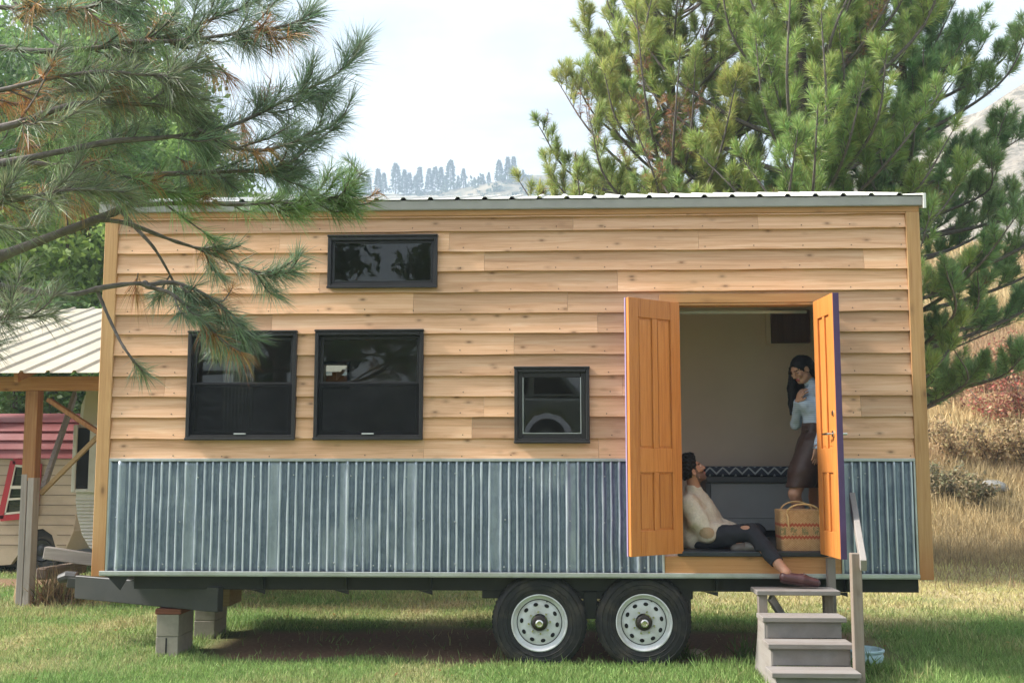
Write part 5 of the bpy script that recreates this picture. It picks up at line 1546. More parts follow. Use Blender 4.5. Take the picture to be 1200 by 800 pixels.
for i, (x, y, H, r_, lab) in enumerate(((-9.0, -26, 11.5, 3.6, 'broad tree behind the photographer, farthest left of the car'), (-2.2, -27, 11.5, 3.4, 'broad tree behind the photographer, straight behind the car'), (4.2, -26, 9.0, 3.2, 'broad tree behind the photographer, just right of the car'), (11, -29, 9, 3.4, 'broad tree behind the photographer, farthest right of the car'))):
    broadleaf(x, y, H, r_, 40+i, lab, (.08, .14, .045), 45, 130, .19, .12, 'broad trees behind the photographer')
# ------------------------------------------------------------------ people: one continuous skin surface each, from a distance field
def nrm(v): v = np.array(v, float); return v/np.linalg.norm(v)

class Field:
    def __init__(s, lo, hi, h):
        s.lo = np.array(lo, float); s.h = h
        s.n = np.ceil((np.array(hi)-s.lo)/h).astype(int)+1
        s.D = np.full(s.n, 1.0, np.float32)
        s.ax = [s.lo[i]+h*np.arange(s.n[i]) for i in range(3)]
    def region(s, lo, hi, pad):
        i0 = np.clip(np.floor((np.array(lo)-pad-s.lo)/s.h).astype(int), 0, s.n-1)
        i1 = np.clip(np.ceil((np.array(hi)+pad-s.lo)/s.h).astype(int)+1, 1, s.n)
        sl = tuple(slice(a, b) for a, b in zip(i0, i1))
        X = s.ax[0][sl[0]][:, None, None]; Y = s.ax[1][sl[1]][None, :, None]; Z = s.ax[2][sl[2]][None, None, :]
        return sl, X, Y, Z
    def put(s, sl, d, k, op='add'):
        a = s.D[sl]
        if op == 'add':
            if k > 0:
                hh = np.clip(.5+.5*(a-d)/k, 0, 1); s.D[sl] = a*(1-hh)+d*hh-k*hh*(1-hh)
            else: s.D[sl] = np.minimum(a, d)
        else:
            d = -d
            if k > 0:
                hh = np.clip(.5-.5*(a-d)/k, 0, 1); s.D[sl] = a*(1-hh)+d*hh+k*hh*(1-hh)
            else: s.D[sl] = np.maximum(a, d)
    def cap(s, a, b, ra, rb, k=.02, op='add', flat=None):
        a = np.array(a, float); b = np.array(b, float)
        sl, X, Y, Z = s.region(np.minimum(a, b), np.maximum(a, b), max(ra, rb)+k+.03)
        d_ = b-a; L2 = max(float(d_@d_), 1e-9)
        t = np.clip(((X-a[0])*d_[0]+(Y-a[1])*d_[1]+(Z-a[2])*d_[2])/L2, 0, 1)
        px, py, pz = X-a[0]-t*d_[0], Y-a[1]-t*d_[1], Z-a[2]-t*d_[2]
        q = px*px+py*py+pz*pz
        if flat is not None:                                     # squeezed along one direction
            f, amt = nrm(flat[0]), flat[1]
            w = px*f[0]+py*f[1]+pz*f[2]; q = q+w*w*(1/amt**2-1)
        s.put(sl, np.sqrt(q)-(ra+(rb-ra)*t), k, op)
    def chain(s, pts, rs, k=.02, **kw):
        for i in range(len(pts)-1): s.cap(pts[i], pts[i+1], rs[i], rs[i+1], k, **kw)
    def ell(s, c, r, axes=None, k=.02, op='add'):
        c = np.array(c, float); r = np.array(r, float); m = r.max()
        axes = np.eye(3) if axes is None else axes
        sl, X, Y, Z = s.region(c-m, c+m, k+.03)
        P = [X-c[0], Y-c[1], Z-c[2]]
        q = [P[0]*a[0]+P[1]*a[1]+P[2]*a[2] for a in axes]
        k0 = np.sqrt((q[0]/r[0])**2+(q[1]/r[1])**2+(q[2]/r[2])**2)
        k1 = np.sqrt((q[0]/r[0]**2)**2+(q[1]/r[1]**2)**2+(q[2]/r[2]**2)**2)
        s.put(sl, k0*(k0-1)/np.maximum(k1, 1e-6), k, op)
    def cut(s, p, n):
        """throw away everything on the side n points to"""
        n = nrm(n); p = np.array(p, float)
        X = s.ax[0][:, None, None]; Y = s.ax[1][None, :, None]; Z = s.ax[2][None, None, :]
        s.D = np.maximum(s.D, ((X-p[0])*n[0]+(Y-p[1])*n[1]+(Z-p[2])*n[2]).astype(np.float32))
    def rough(s, amp, fr, seed=0):
        X = s.ax[0][:, None, None]; Y = s.ax[1][None, :, None]; Z = s.ax[2][None, None, :]
        s.D = s.D + (amp*(np.sin(X*fr+1.3*np.sin(Y*fr*.9+seed))*np.sin(Y*fr*1.1+1.1*np.sin(Z*fr+seed))+np.sin(Z*fr*1.07+1.2*np.sin(X*fr*.8))*.8)).astype(np.float32)
    def mesh(s, name, mat, parent, col, smooth=1):
        D = s.D; n = np.array(D.shape)
        D = np.pad(D, 1, constant_values=1.0); lo = s.lo-s.h
        ins = D < 0
        c8 = [(i, j, k) for i in (0, 1) for j in (0, 1) for k in (0, 1)]
        sh = tuple(np.array(D.shape)-1)
        cnt = np.zeros(sh, np.int8)
        for (i, j, k) in c8: cnt += ins[i:i+sh[0], j:j+sh[1], k:k+sh[2]]
        act = np.argwhere((cnt > 0) & (cnt < 8))
        acc = np.zeros((len(act), 3)); w = np.zeros(len(act))
        for a in c8:
            for ax in range(3):
                if a[ax]: continue
                b = list(a); b[ax] = 1
                da = D[act[:, 0]+a[0], act[:, 1]+a[1], act[:, 2]+a[2]]; db = D[act[:, 0]+b[0], act[:, 1]+b[1], act[:, 2]+b[2]]
                cr = (da < 0) != (db < 0)
                t = np.where(cr, da/np.where(cr, da-db, 1), 0)
                p = np.array(a, float)[None, :]+np.eye(3)[ax][None, :]*t[:, None]
                acc += p*cr[:, None]; w += cr
        V = lo+(act+acc/w[:, None])*s.h
        ix = np.full(sh, -1, np.int64); ix[act[:, 0], act[:, 1], act[:, 2]] = np.arange(len(act))
        F = []
        for ax in range(3):
            u, v = [(1, 2), (2, 0), (0, 1)][ax]
            a = ins[:-1] if ax == 0 else ins[:, :-1] if ax == 1 else ins[:, :, :-1]
            b = ins[1:] if ax == 0 else ins[:, 1:] if ax == 1 else ins[:, :, 1:]
            for val, flip in ((a & ~b, False), (~a & b, True)):
                e = np.argwhere(val)
                e = e[(e[:, u] > 0) & (e[:, v] > 0) & (e[:, u] < D.shape[u]-1) & (e[:, v] < D.shape[v]-1)]
                q = []
                for du, dv in ((-1, -1), (0, -1), (0, 0), (-1, 0)):
                    f = e.copy(); f[:, u] += du; f[:, v] += dv
                    q.append(ix[f[:, 0], f[:, 1], f[:, 2]])
                q = np.stack(q, 1)
                F.append(q[:, ::-1] if flip else q)
        F = np.vstack(F); F = F[(F >= 0).all(1)]
        cc = col(V) if callable(col) else np.repeat(np.array(col, float)[None, :], len(V), 0)
        o = np_mesh(name, V, F, mat, parent, cc, smooth=True)
        if smooth:
            sm = o.modifiers.new('relax', 'SMOOTH'); sm.factor = .5; sm.iterations = smooth
        return o

MAT['skin'] = attr_mat('skin', .5, .35, .05, 60, sss=.15)
MAT['cloth'] = attr_mat('cloth', .9, .1, .10, 90)
MAT['hair'] = attr_mat('hair', .55, .2, .25, 120)
MAT['shoe'] = attr_mat('shoe_leather', .4, .45, .12, 60)
def knit_mat():
    m, nt, b = new_mat('knit_wool')
    at = nt.nodes.new('ShaderNodeAttribute'); at.attribute_name = 'col'
    n = noise(nt, coords(nt, (1, 1, 1)), 55, 4, .7); n2 = noise(nt, coords(nt, (1, 1, 2.5)), 150, 3, .7)
    c = mixc(nt, 1.0, at.outputs['Color'], ramp(nt, n, [(.25, (.78,)*3), (.7, (1.08,)*3)]).outputs[0], 'MULTIPLY')
    nt.links.new(c, b.inputs['Base Color']); b.inputs['Roughness'].default_value = .95; b.inputs['Specular IOR Level'].default_value = .05
    bump(nt, b, math_n(nt, 'ADD', n, n2), .6, .006)
    return m
MAT['knit'] = knit_mat()
def stripe_mat():
    m, nt, b = new_mat('striped_jersey')
    tc = nt.nodes.new('ShaderNodeTexCoord'); sx = nt.nodes.new('ShaderNodeSeparateXYZ'); nt.links.new(tc.outputs['Object'], sx.inputs[0])
    w = math_n(nt, 'ADD', sx.outputs['Z'], math_n(nt, 'MULTIPLY', noise(nt, coords(nt, (1, 1, 1)), 9, 2), .012))
    f = math_n(nt, 'FRACT', math_n(nt, 'MULTIPLY', w, 62.0))
    c = ramp(nt, f, [(.0, (.42, .51, .68)), (.34, (.43, .52, .69)), (.46, (.58, .67, .82)), (.92, (.58, .67, .82)), (1, (.42, .51, .68))]).outputs[0]
    nt.links.new(c, b.inputs['Base Color']); b.inputs['Roughness'].default_value = .85; b.inputs['Specular IOR Level'].default_value = .1
    return m
MAT['stripes'] = stripe_mat()

def frame_from(fwd, up=(0, 0, 1)):
    f = nrm(fwd); l = nrm(np.cross(up, f)); u = np.cross(f, l)
    return np.array([f, l, u])

def head(F, c, ax, s=1.0, female=False):
    f, l, u = ax
    P = lambda a, b, d: np.array(c)+s*(f*a+l*b+u*d)
    e = lambda p, r, k, op='add': F.ell(P(*p), np.array(r)*s, ax, k*s, op)
    e((-.012, 0, .030), (.098, .076, .092), .01)
    e((.022, 0, -.045), (.066, .058 if not female else .054, .074), .03)
    F.cap(P(.062, -.014, -.098), P(.062, .014, -.098), .020*s, .020*s, .022*s)            # chin
    F.cap(P(.02, -.050, -.07), P(.058, -.02, -.098), .022*s, .018*s, .02*s); F.cap(P(.02, .050, -.07), P(.058, .02, -.098), .022*s, .018*s, .02*s)
    F.cap(P(.084, -.030, .026), P(.084, .030, .026), .012*s, .012*s, .014*s)              # brow
    for sd in (-1, 1):
        e((.094, .031*sd, .004), (.016, .018, .012), .010, 'sub')
        F.cap(P(.074, .046*sd, -.022), P(.068, .038*sd, -.03), .018*s, .016*s, .02*s)     # cheek
        e((.080, .031*sd, .003), (.011, .014, .010), .003)                               # lid
        e((-.008, .077*sd, -.008), (.019, .010, .032), .006); e((-.004, .087*sd, -.006), (.010, .007, .018), .004, 'sub')
    F.cap(P(.092, 0, .016), P(.112, 0, -.030), .009*s, .013*s, .010*s)                    # nose
    for sd in (-1, 1): F.cap(P(.098, .011*sd, -.036), P(.104, .006*sd, -.034), .008*s, .008*s, .006*s)
    F.cap(P(.090, -.018, -.062), P(.090, .018, -.062), .0075*s, .0075*s, .006*s); F.cap(P(.088, -.015, -.073), P(.088, .015, -.073), .0085*s, .0085*s, .006*s)
    F.cap(P(.096, -.022, -.0675), P(.096, .022, -.0675), .0030*s, .0030*s, .003*s, 'sub')
    return P

def hand(F, wrist, fdir, palm_n, s=1.0, curl=(.35, .4), spread=.10, thumb=1, lens=(.072, .080, .074, .058)):
    """palm and five fingers; fdir runs along the fingers, palm_n looks out of the palm, thumb +1/-1 side"""
    f = nrm(fdir); n = nrm(np.array(palm_n)-f*(np.array(palm_n)@f)); l = np.cross(n, f)*thumb
    w = np.array(wrist)
    F.ell(w+f*.048*s, np.array([.050, .040, .017])*s, np.array([f, l, n]), .012*s)
    ends = []
    for i, L in enumerate(lens):
        o = (1.5-i)*.0195*s
        b = w+f*(.080-.004*abs(i-1.2))*s+l*o
        d0 = nrm(f+l*(1.5-i)*spread+n*curl[0]*(1+.12*i)); d1 = nrm(d0*math.cos(curl[1])+n*math.sin(curl[1])*(1+.1*i)); d2 = nrm(d1*math.cos(curl[1])+n*math.sin(curl[1]))
        p1 = b+d0*L*.46*s; p2 = p1+d1*L*.32*s; p3 = p2+d2*L*.24*s
        F.cap(w+f*.05*s+l*o*.9, b, .010*s, .0098*s, .008*s); F.cap(b, p1, .0095*s, .0085*s, .004*s); F.cap(p1, p2, .0086*s, .0078*s, .003*s); F.cap(p2, p3, .0078*s, .0066*s, .003*s)
        ends.append(p3)
    t0 = w+f*.022*s+l*.026*s; t1 = t0+(l*.026+f*.026+n*.012)*s; t2 = t1+(l*.010+f*.028+n*.012)*s
    F.cap(t0, t1, .014*s, .0112*s, .010*s); F.cap(t1, t2, .0108*s, .0085*s, .004*s)

SK = np.array([.50, .285, .195]); LIP = np.array([.40, .15, .12]); DARKH = np.array([.012, .010, .010])
def eyes(c, ax, s, parent, look=(1, 0, 0)):
    f, l, u = ax
    for sd in (-1, 1):
        p = np.array(c)+s*(f*.081+l*.031*sd+u*.003)
        m = MB(); m.lathe([(0, -.0115), (.005, -.0105), (.009, -.007), (.0118, 0), (.009, .008), (0, .0115)], tuple(p), 'z', 14)
        e_ = m.build('eye', MAT['eye'], parent, smooth=True)
        d = nrm(f+.15*l*sd)
        m = MB(); q = p+d*.0098*s; t = [Vector(q), Vector(q+d*.0030*s)]; m.tube(t, [.0060*s, .0040*s], 12); m.build('iris', MAT['iris'], e_, smooth=True)
MAT['eye'] = plain('eye_white', (.62, .58, .55), .25, 0, .02)
MAT['iris'] = plain('brown_iris', (.02, .012, .008), .2, 0, .02)

# ---------------- seated man
man = empty('person', (1.25, .35, .92), 'man in a cream sweater and dark jeans, sitting in the doorway looking up', 'person')
hc = A(810.5, 552, .36); fw_m = nrm((.84, .12, .52)); axm = frame_from(fw_m)
HS = .98
F1 = Field((.95, -.50, .55), (2.25, .80, 1.85), .0065)
pel = A(814, 630, .38); chest = A(817, 603, .40); upper = A(815, 590, .41)
sh_n = A(805.5, 592, .22)+np.array([.02, 0, 0]); sh_f = A(824, 592, .58); nk = A(814, 574, .38)
F1.cap(pel+np.array([0, -.07, 0]), pel+np.array([0, .09, 0]), .105, .105, .03)
F1.cap(pel, chest, .115, .125, .06); F1.cap(chest, upper, .125, .11, .06)
F1.cap(sh_n, sh_f, .055, .055, .05)
F1.cap(upper, nk, .07, .056, .04); F1.cap(nk, hc+axm[0]*-.012-axm[2]*.02, .056, .054, .02)
head(F1, hc, axm, HS)
# near arm resting along the thigh, far arm in the lap
el_n = A(829, 625, .16); wr_n = A(850, 617.5, .26); el_f = A(848, 622, .62); wr_f = A(862, 621, .42)
F1.chain([sh_n, el_n], [.050, .042], .03); F1.chain([el_n, wr_n], [.042, .029], .02)
F1.chain([sh_f, el_f], [.050, .042], .03); F1.chain([el_f, wr_f], [.042, .029], .02)
hand(F1, wr_n, nrm(A(866, 616, .34)-wr_n), (.1, .2, -1), 1.0, (.25, .3), .08, 1)
hand(F1, wr_f, nrm(A(866, 620, .28)-wr_f), (.05, -.2, -1), 1.0, (.3, .35), .08, -1)
# legs
hip_n = A(818, 632, .27); kn_n = A(880, 623, .10); an_n = A(921.5, 671, -.23); 
hip_f = A(820, 630, .50); kn_f = A(887, 622.5, .46); an_f = A(868, 640, .13)
F1.chain([hip_n, hip_n*.5+kn_n*.5, kn_n], [.092, .075, .058], .03); F1.chain([kn_n, kn_n*.62+an_n*.38, an_n], [.056, .055, .036], .02)
F1.chain([hip_f, hip_f*.5+kn_f*.5, kn_f], [.092, .075, .058], .03); F1.chain([kn_f, kn_f*.62+an_f*.38, an_f], [.056, .052, .036], .02)
heel = A(921, 678, -.24); toe = A(957, 683, -.27)
F1.cap(an_n, heel+np.array([0, 0, .012]), .034, .024, .02); F1.chain([heel+np.array([.005, 0, .012]), heel*.45+toe*.55, toe], [.024, .026, .016], .02)
heel_f = A(862, 643.5, .10); toe_f = A(886, 641, .02)
F1.cap(an_f, heel_f, .036, .030, .02); F1.chain([heel_f, toe_f], [.032, .028], .02)
def man_skin(V):
    c = np.repeat(np.array([[.42, .215, .14]]), len(V), 0)
    q = (V-hc)@axm.T/HS
    near = np.linalg.norm(q, axis=1) < .17
    lip = near & (np.abs(q[:, 2]+.0675) < .013) & (np.abs(q[:, 1]) < .024) & (q[:, 0] > .082)
    beard = near & (q[:, 2] < -.045-.25*(q[:, 0]-.10)*(q[:, 0] < .09)) & (q[:, 0] > -.005) & ~lip
    beard |= near & (q[:, 2] > -.066) & (q[:, 2] < -.050) & (np.abs(q[:, 1]) < .03) & (q[:, 0] > .085)
    beard |= near & (q[:, 0] < .035) & (q[:, 0] > -.005) & (q[:, 2] < .03) & (np.abs(q[:, 1]) > .05) & (q[:, 2] > -.12)
    brow = near & (np.abs(q[:, 2]-.026) < .006) & (np.abs(np.abs(q[:, 1])-.032) < .020) & (q[:, 0] > .06)
    ear = near & (np.abs(q[:, 1]) > .070) & (np.abs(q[:, 0]+.008) < .025)
    c[beard & ~ear] = c[beard & ~ear]*.30+np.array([.012, .010, .009])
    c[lip] = [.36, .14, .11]; c[brow] = [.02, .014, .012]
    return c
body = F1.mesh('body', MAT['skin'], man, man_skin)
eyes(hc, axm, HS, man)
# hair: short sides, thick curls on top
Fh = Field(hc-.20, hc+.20, .0045)
f, l, u = axm
Fh.ell(hc+HS*(f*-.020+u*.040), np.array([.108, .086, .098])*HS, axm, .01)
Fh.ell(hc+HS*(f*.004+u*.094), np.array([.102, .084, .072])*HS, axm, .02)
Fh.rough(.0045, 170)
Fh.cut(hc+f*.066+u*.060, nrm(f*.9-u*.45)); Fh.cut(hc+u*-.050-f*.05, nrm(-u+f*.25))
Fh.ell(hc+HS*(f*.055+u*-.03), np.array([.075, .10, .075])*HS, axm, .004, 'sub')
Fh.ell(hc+HS*(f*.002+u*-.008), np.array([.022, .12, .038])*HS, axm, .004, 'sub')
Fh.mesh('hair', MAT['hair'], man, [.007, .006, .006])
# sweater
Fs = Field((.95, -.05, .86), (1.75, .85, 1.60), .0065)
dn = np.array([0, 0, -1.0])
Fs.cap(pel+np.array([-.02, -.09, .005]), pel+np.array([.0, .10, .01]), .122, .122, .04)
Fs.cap(pel+np.array([.005, 0, .02]), chest, .140, .158, .07); Fs.cap(chest, upper, .155, .125, .07)
Fs.cap(chest+np.array([.05, -.05, -.06]), A(853, 622, .34)+dn*.02, .09, .052, .07)          # front bunched over the lap
Fs.cap(chest+np.array([.06, .06, -.04]), A(859, 620, .46), .09, .05, .07)
Fs.cap(sh_n, sh_f, .076, .076, .06)
Fs.cap(upper, nk+dn*.015, .085, .068, .04)
Fs.chain([sh_n, (sh_n+el_n)/2+np.array([-.01, -.012, -.008]), el_n+np.array([.0, -.005, -.005])], [.082, .082, .066], .05)
Fs.chain([el_n+np.array([.0, -.005, -.005]), (el_n+wr_n)/2, wr_n], [.066, .058, .042], .03)
Fs.chain([sh_f, el_f], [.080, .066], .05); Fs.chain([el_f, wr_f], [.066, .042], .03)
Fs.cap(nk+dn*.005, nk+axm[2]*.026-axm[0]*.004, .068, .063, .01)
Fs.rough(.0030, 46, 1)
Fs.cap(nk-axm[2]*.05, nk+axm[2]*.10+axm[0]*.02, .050, .056, .006, 'sub')
Fs.cut((0, 0, .924), (0, 0, -1)); Fs.cut((1.035, 0, 0), (-1, 0, 0))
def sweater_col(V):
    c = np.repeat(np.array([[.60, .535, .44]]), len(V), 0)
    e = el_n+np.array([.012, -.03, 0])
    q = np.stack([(V[:, 0]-A(828.5, 624, .1)[0])/.062, (V[:, 2]-A(828.5, 624, .1)[2])/.048], 1)
    patch_ = (np.sqrt((q**2).sum(1)) < 1) & (V[:, 1] < el_n[1]+.0)
    c[patch_] = [.40, .285, .185]
    d = nrm(A(846, 612, .2)-A(812, 580, .2))
    t = ((V-A(812, 580, .2))@d); lat = np.abs(np.cross(V-A(812, 580, .2), d)[:, 1])
    tan_ = (V[:, 1] < .36) & (lat < .020) & (t > .0) & (t < .16)
    c[tan_] = c[tan_]*.5+np.array([.50, .36, .24])*.5
    return c
Fs.mesh('sweater', MAT['knit'], man, sweater_col)
# jeans, with torn knees
Fj = Field((1.00, -.36, .68), (2.0, .72, 1.20), .0062)
Fj.cap(pel+np.array([0, -.075, -.012]), pel+np.array([0, .095, -.012]), .114, .114, .03)
Fj.chain([hip_n, hip_n*.5+kn_n*.5, kn_n], [.102, .086, .070], .03); Fj.chain([kn_n, kn_n*.62+an_n*.38, kn_n*.14+an_n*.86], [.068, .066, .052], .02)
Fj.chain([hip_f, hip_f*.5+kn_f*.5, kn_f], [.102, .086, .070], .03); Fj.chain([kn_f, kn_f*.62+an_f*.38, kn_f*.2+an_f*.8], [.068, .063, .052], .02)
Fj.rough(.0024, 60, 2)
Fj.cut((0, 0, .923), (0, 0, -1)) if False else None
Fj.ell(A(873, 617, .02), (.050, .09, .028), None, .004, 'sub'); Fj.ell(A(886, 615, .36), (.045, .08, .022), None, .004, 'sub')
n_ = nrm(an_n-kn_n); X_ = kn_n*.25+an_n*.75
sl, X, Y, Z = Fj.region(X_-.12, X_+.12, 0)
Fj.D[sl] = np.maximum(Fj.D[sl], ((X-X_[0])*n_[0]+(Y-X_[1])*n_[1]+(Z-X_[2])*n_[2]).astype(np.float32))
# nothing hangs through the floor behind the sill
yy = Fj.ax[1][None, :, None]; zz_ = Fj.ax[2][None, None, :]
Fj.D = np.maximum(Fj.D, np.where((yy > -.075) & (zz_ < .925), .01, -1).astype(np.float32))
Fj.mesh('jeans', MAT['cloth'], man, [.030, .031, .038])
def shoe(hl, to, col, name, solec, up=(0, 0, 1), rz=.0):
    hl = np.array(hl); to = np.array(to); ax = frame_from(to-hl, up); L = np.linalg.norm(to-hl)
    c = (hl+to)/2
    Fx = Field(np.minimum(hl, to)-.12, np.maximum(hl, to)+.12, .0045)
    Fx.chain([hl+ax[2]*.004, hl*.45+to*.55+ax[2]*.004, to-ax[0]*.012-ax[2]*.004], [.040, .043, .031], .02)
    Fx.cut(c-ax[2]*.030, -ax[2]); Fx.cap(hl+ax[2]*.07, hl+ax[2]*.10+ax[0]*.012, .030, .045, .005, 'sub')
    s_ = Fx.mesh('shoe', MAT['shoe'], man, col)
    Fy = Field(np.minimum(hl, to)-.12, np.maximum(hl, to)+.12, .0045)
    Fy.chain([hl, hl*.45+to*.55, to-ax[0]*.010], [.045, .049, .038], .02)
    Fy.cut(c-ax[2]*.044, -ax[2]); Fy.cut(c-ax[2]*.030, ax[2])
    Fy.mesh('sole', MAT['shoe'], s_, solec)
    m = MB()
    for t in (.50, .62):
        p = hl*(1-t)+to*t+ax[2]*.043; m.tube([tuple(p-ax[1]*.024-ax[2]*.010), tuple(p+ax[2]*.006), tuple(p+ax[1]*.024-ax[2]*.010)], .0035, 6)
    p = hl*.45+to*.55+ax[2]*.050; m.tube([tuple(p), tuple(p+ax[1]*-.03+ax[2]*.012), tuple(p-ax[1]*.045-ax[2]*.012)], .003, 6)
    m.build('laces', MAT['shoe_lace'], s_, smooth=True)
MAT['shoe_lace'] = plain('brown_lace', (.10, .05, .04), .6)
shoe(heel+np.array([-.012, 0, .010]), toe+np.array([.012, 0, .006]), [.075, .030, .033], 'shoe', [.05, .022, .022])
shoe(heel_f, toe_f, [.10, .09, .08], 'shoe', [.16, .145, .13], up=(.2, -.55, .8))

# ---------------- standing woman
wom = empty('person', (2.2, .55, .92), 'woman in a blue striped top and brown skirt, standing and looking down', 'person')
hw = A(938.5, 432.5, .52); fw_w = nrm((-.74, -.40, -.50)); axw = frame_from(fw_w)
WS = .93
F2 = Field((1.85, -.05, .90), (2.75, 1.05, 2.70), .0065)
nkw = A(948.5, 447, .56); up_w = A(957, 460, .58); ch_w = A(955, 476, .56); wa_w = A(955, 497, .58); hp_w = A(956, 522, .58)
sn = A(962, 459, .40); sf = A(948, 457, .74)
F2.cap(up_w, ch_w, .085, .100, .05); F2.cap(ch_w, wa_w, .098, .082, .03); F2.cap(wa_w, hp_w, .082, .118, .03)
F2.cap(hp_w+np.array([0, -.05, -.02]), hp_w+np.array([0, .06, -.02]), .115, .115, .04)
F2.cap(sn, sf, .045, .045, .04); F2.cap(up_w, nkw, .05, .044, .03); F2.cap(nkw, hw-axw[0]*.015-axw[2]*.02, .044, .045, .02)
head(F2, hw, axw, WS, True)
# near arm hanging, far arm raised to the chin
eln = A(966, 497, .38); wrn = A(957.5, 524, .31)
F2.chain([sn, eln, wrn], [.044, .036, .025], .02)
hand(F2, wrn, nrm(A(954, 552, .29)-wrn), (-.5, .85, .1), .93, (.10, .18), .06, -1)
elf = A(932.5, 497, .71); wrf = A(934.5, 470, .50)
F2.chain([sf, elf, wrf], [.042, .035, .024], .02)
hand(F2, wrf, nrm(A(941, 455, .44)-wrf), (.75, .25, .1), .93, (.35, .45), .14, 1)
# legs: near knee pushed forward
hnw = A(950, 527, .50); knw = A(931, 578, .44); anw = A(946, 634, .60)
hfw = A(960, 527, .68); kfw = A(955, 582, .68); afw = A(958, 636, .70)
F2.chain([hnw, hnw*.5+knw*.5, knw], [.095, .078, .052], .04); F2.chain([knw, knw*.68+anw*.32, anw], [.050, .050, .032], .02)
F2.chain([hfw, hfw*.5+kfw*.5, kfw], [.095, .078, .052], .04); F2.chain([kfw, kfw*.68+afw*.32, afw], [.050, .050, .032], .02)
for an in (anw, afw):
    hz = .948; h0 = np.array([an[0]+.02, an[1]+.01, hz]); t0 = h0+np.array([-.19, -.08, 0])
    F2.cap(an, h0, .032, .026, .02); F2.chain([h0, h0*.45+t0*.55, t0], [.027, .032, .020], .02)
F2.cut((0, 0, .923), (0, 0, -1))
def wom_skin(V):
    c = np.repeat(np.array([[.50, .275, .19]]), len(V), 0)
    q = (V-hw)@axw.T/WS; near = np.linalg.norm(q, axis=1) < .17
    lip = near & (np.abs(q[:, 2]+.0675) < .014) & (np.abs(q[:, 1]) < .023) & (q[:, 0] > .080)
    brow = near & (np.abs(q[:, 2]-.026) < .004) & (np.abs(np.abs(q[:, 1])-.032) < .020) & (q[:, 0] > .06)
    lid = near & (np.abs(q[:, 2]-.001) < .004) & (np.abs(np.abs(q[:, 1])-.031) < .016) & (q[:, 0] > .07)
    c[lip] = [.38, .12, .11]; c[brow] = [.03, .02, .018]; c[lid] = [.03, .02, .02]
    return c
F2.mesh('body', MAT['skin'], wom, wom_skin)
# long straight black hair
Fk = Field(hw+np.array([-.28, -.22, -.50]), hw+np.array([.32, .36, .20]), .0055)
f, l, u = axw
Fk.ell(hw+WS*(f*-.018+u*.030), np.array([.106, .085, .100])*WS, axw, .01)
Fk.ell(hw+WS*(f*.062+u*-.035), np.array([.080, .0665, .100])*WS, axw, .006, 'sub')
Fk.ell(hw+WS*(f*.004-l*-.085+u*-.012), np.array([.026, .030, .036])*WS, axw, .004, 'sub')
Fk.chain([hw+WS*(f*-.075+u*.02), A(952, 437, .58), A(957, 447, .64), A(962, 462, .68), A(966, 490, .70)], [.070, .062, .054, .052, .035], .02)
side_ = [hw+WS*(f*.030-l*.075+u*.03), A(929, 436, .66), A(928, 455, .66), A(928.5, 473, .65), A(927, 485, .64)]
Fk.chain(side_, [.028, .034, .040, .034, .012], .02)
Fk.chain([A(936, 440, .68), A(937, 462, .68), A(934, 478, .66)], [.04, .042, .020], .02)
Fk.rough(.0012, 210, 3)
Fk.mesh('hair', MAT['hair'], wom, [.010, .0095, .011])
# striped turtleneck
Fb = Field((1.85, .05, 1.75), (2.75, 1.0, 2.45), .0062)
Fb.cap(up_w, ch_w, .094, .108, .05); Fb.cap(ch_w, wa_w+np.array([0, 0, -.03]), .108, .103, .05)
bl = A(944, 473, .50); br_ = A(947, 473, .62)
Fb.ell(bl, (.062, .062, .062), None, .05); Fb.ell(br_, (.060, .06, .06), None, .05)
Fb.cap(sn, sf, .054, .054, .04); Fb.cap(up_w, nkw+axw[2]*.0, .058, .052, .03)
Fb.chain([sn, eln, wrn], [.053, .045, .034], .02); Fb.chain([sf, elf, wrf], [.050, .044, .032], .02)
Fb.rough(.0016, 70, 2)
Fb.cap(wrn, wrn+nrm(A(955, 552, .31)-wrn)*.1, .03, .03, .0, 'sub'); Fb.cap(wrf+nrm(wrf-elf)*.01, wrf+nrm(wrf-elf)*.1, .027, .027, 0, 'sub')
Fb.cut((0, 0, wa_w[2]-.015), (0, 0, -1)) if False else None
zcut = wa_w[2]-.030
X = Fb.ax[0][:, None, None]; Y = Fb.ax[1][None, :, None]; Z = Fb.ax[2][None, None, :]
dist_t = np.sqrt((X-wa_w[0])**2+(Y-wa_w[1])**2)
Fb.D = np.maximum(Fb.D, np.where(dist_t < .108, zcut-Z, -1).astype(np.float32))
Fb.mesh('striped_top', MAT['stripes'], wom, [1, 1, 1])
Fc = Field(nkw-.12, nkw+.14, .0045)
Fc.cap(nkw-axw[2]*.035, nkw+axw[2]*.018, .056, .050, .01); Fc.cap(nkw-axw[2]*.02, nkw+axw[2]*.09, .045, .045, .004, 'sub')
Fc.mesh('collar', MAT['cloth'], wom, [.27, .36, .54])
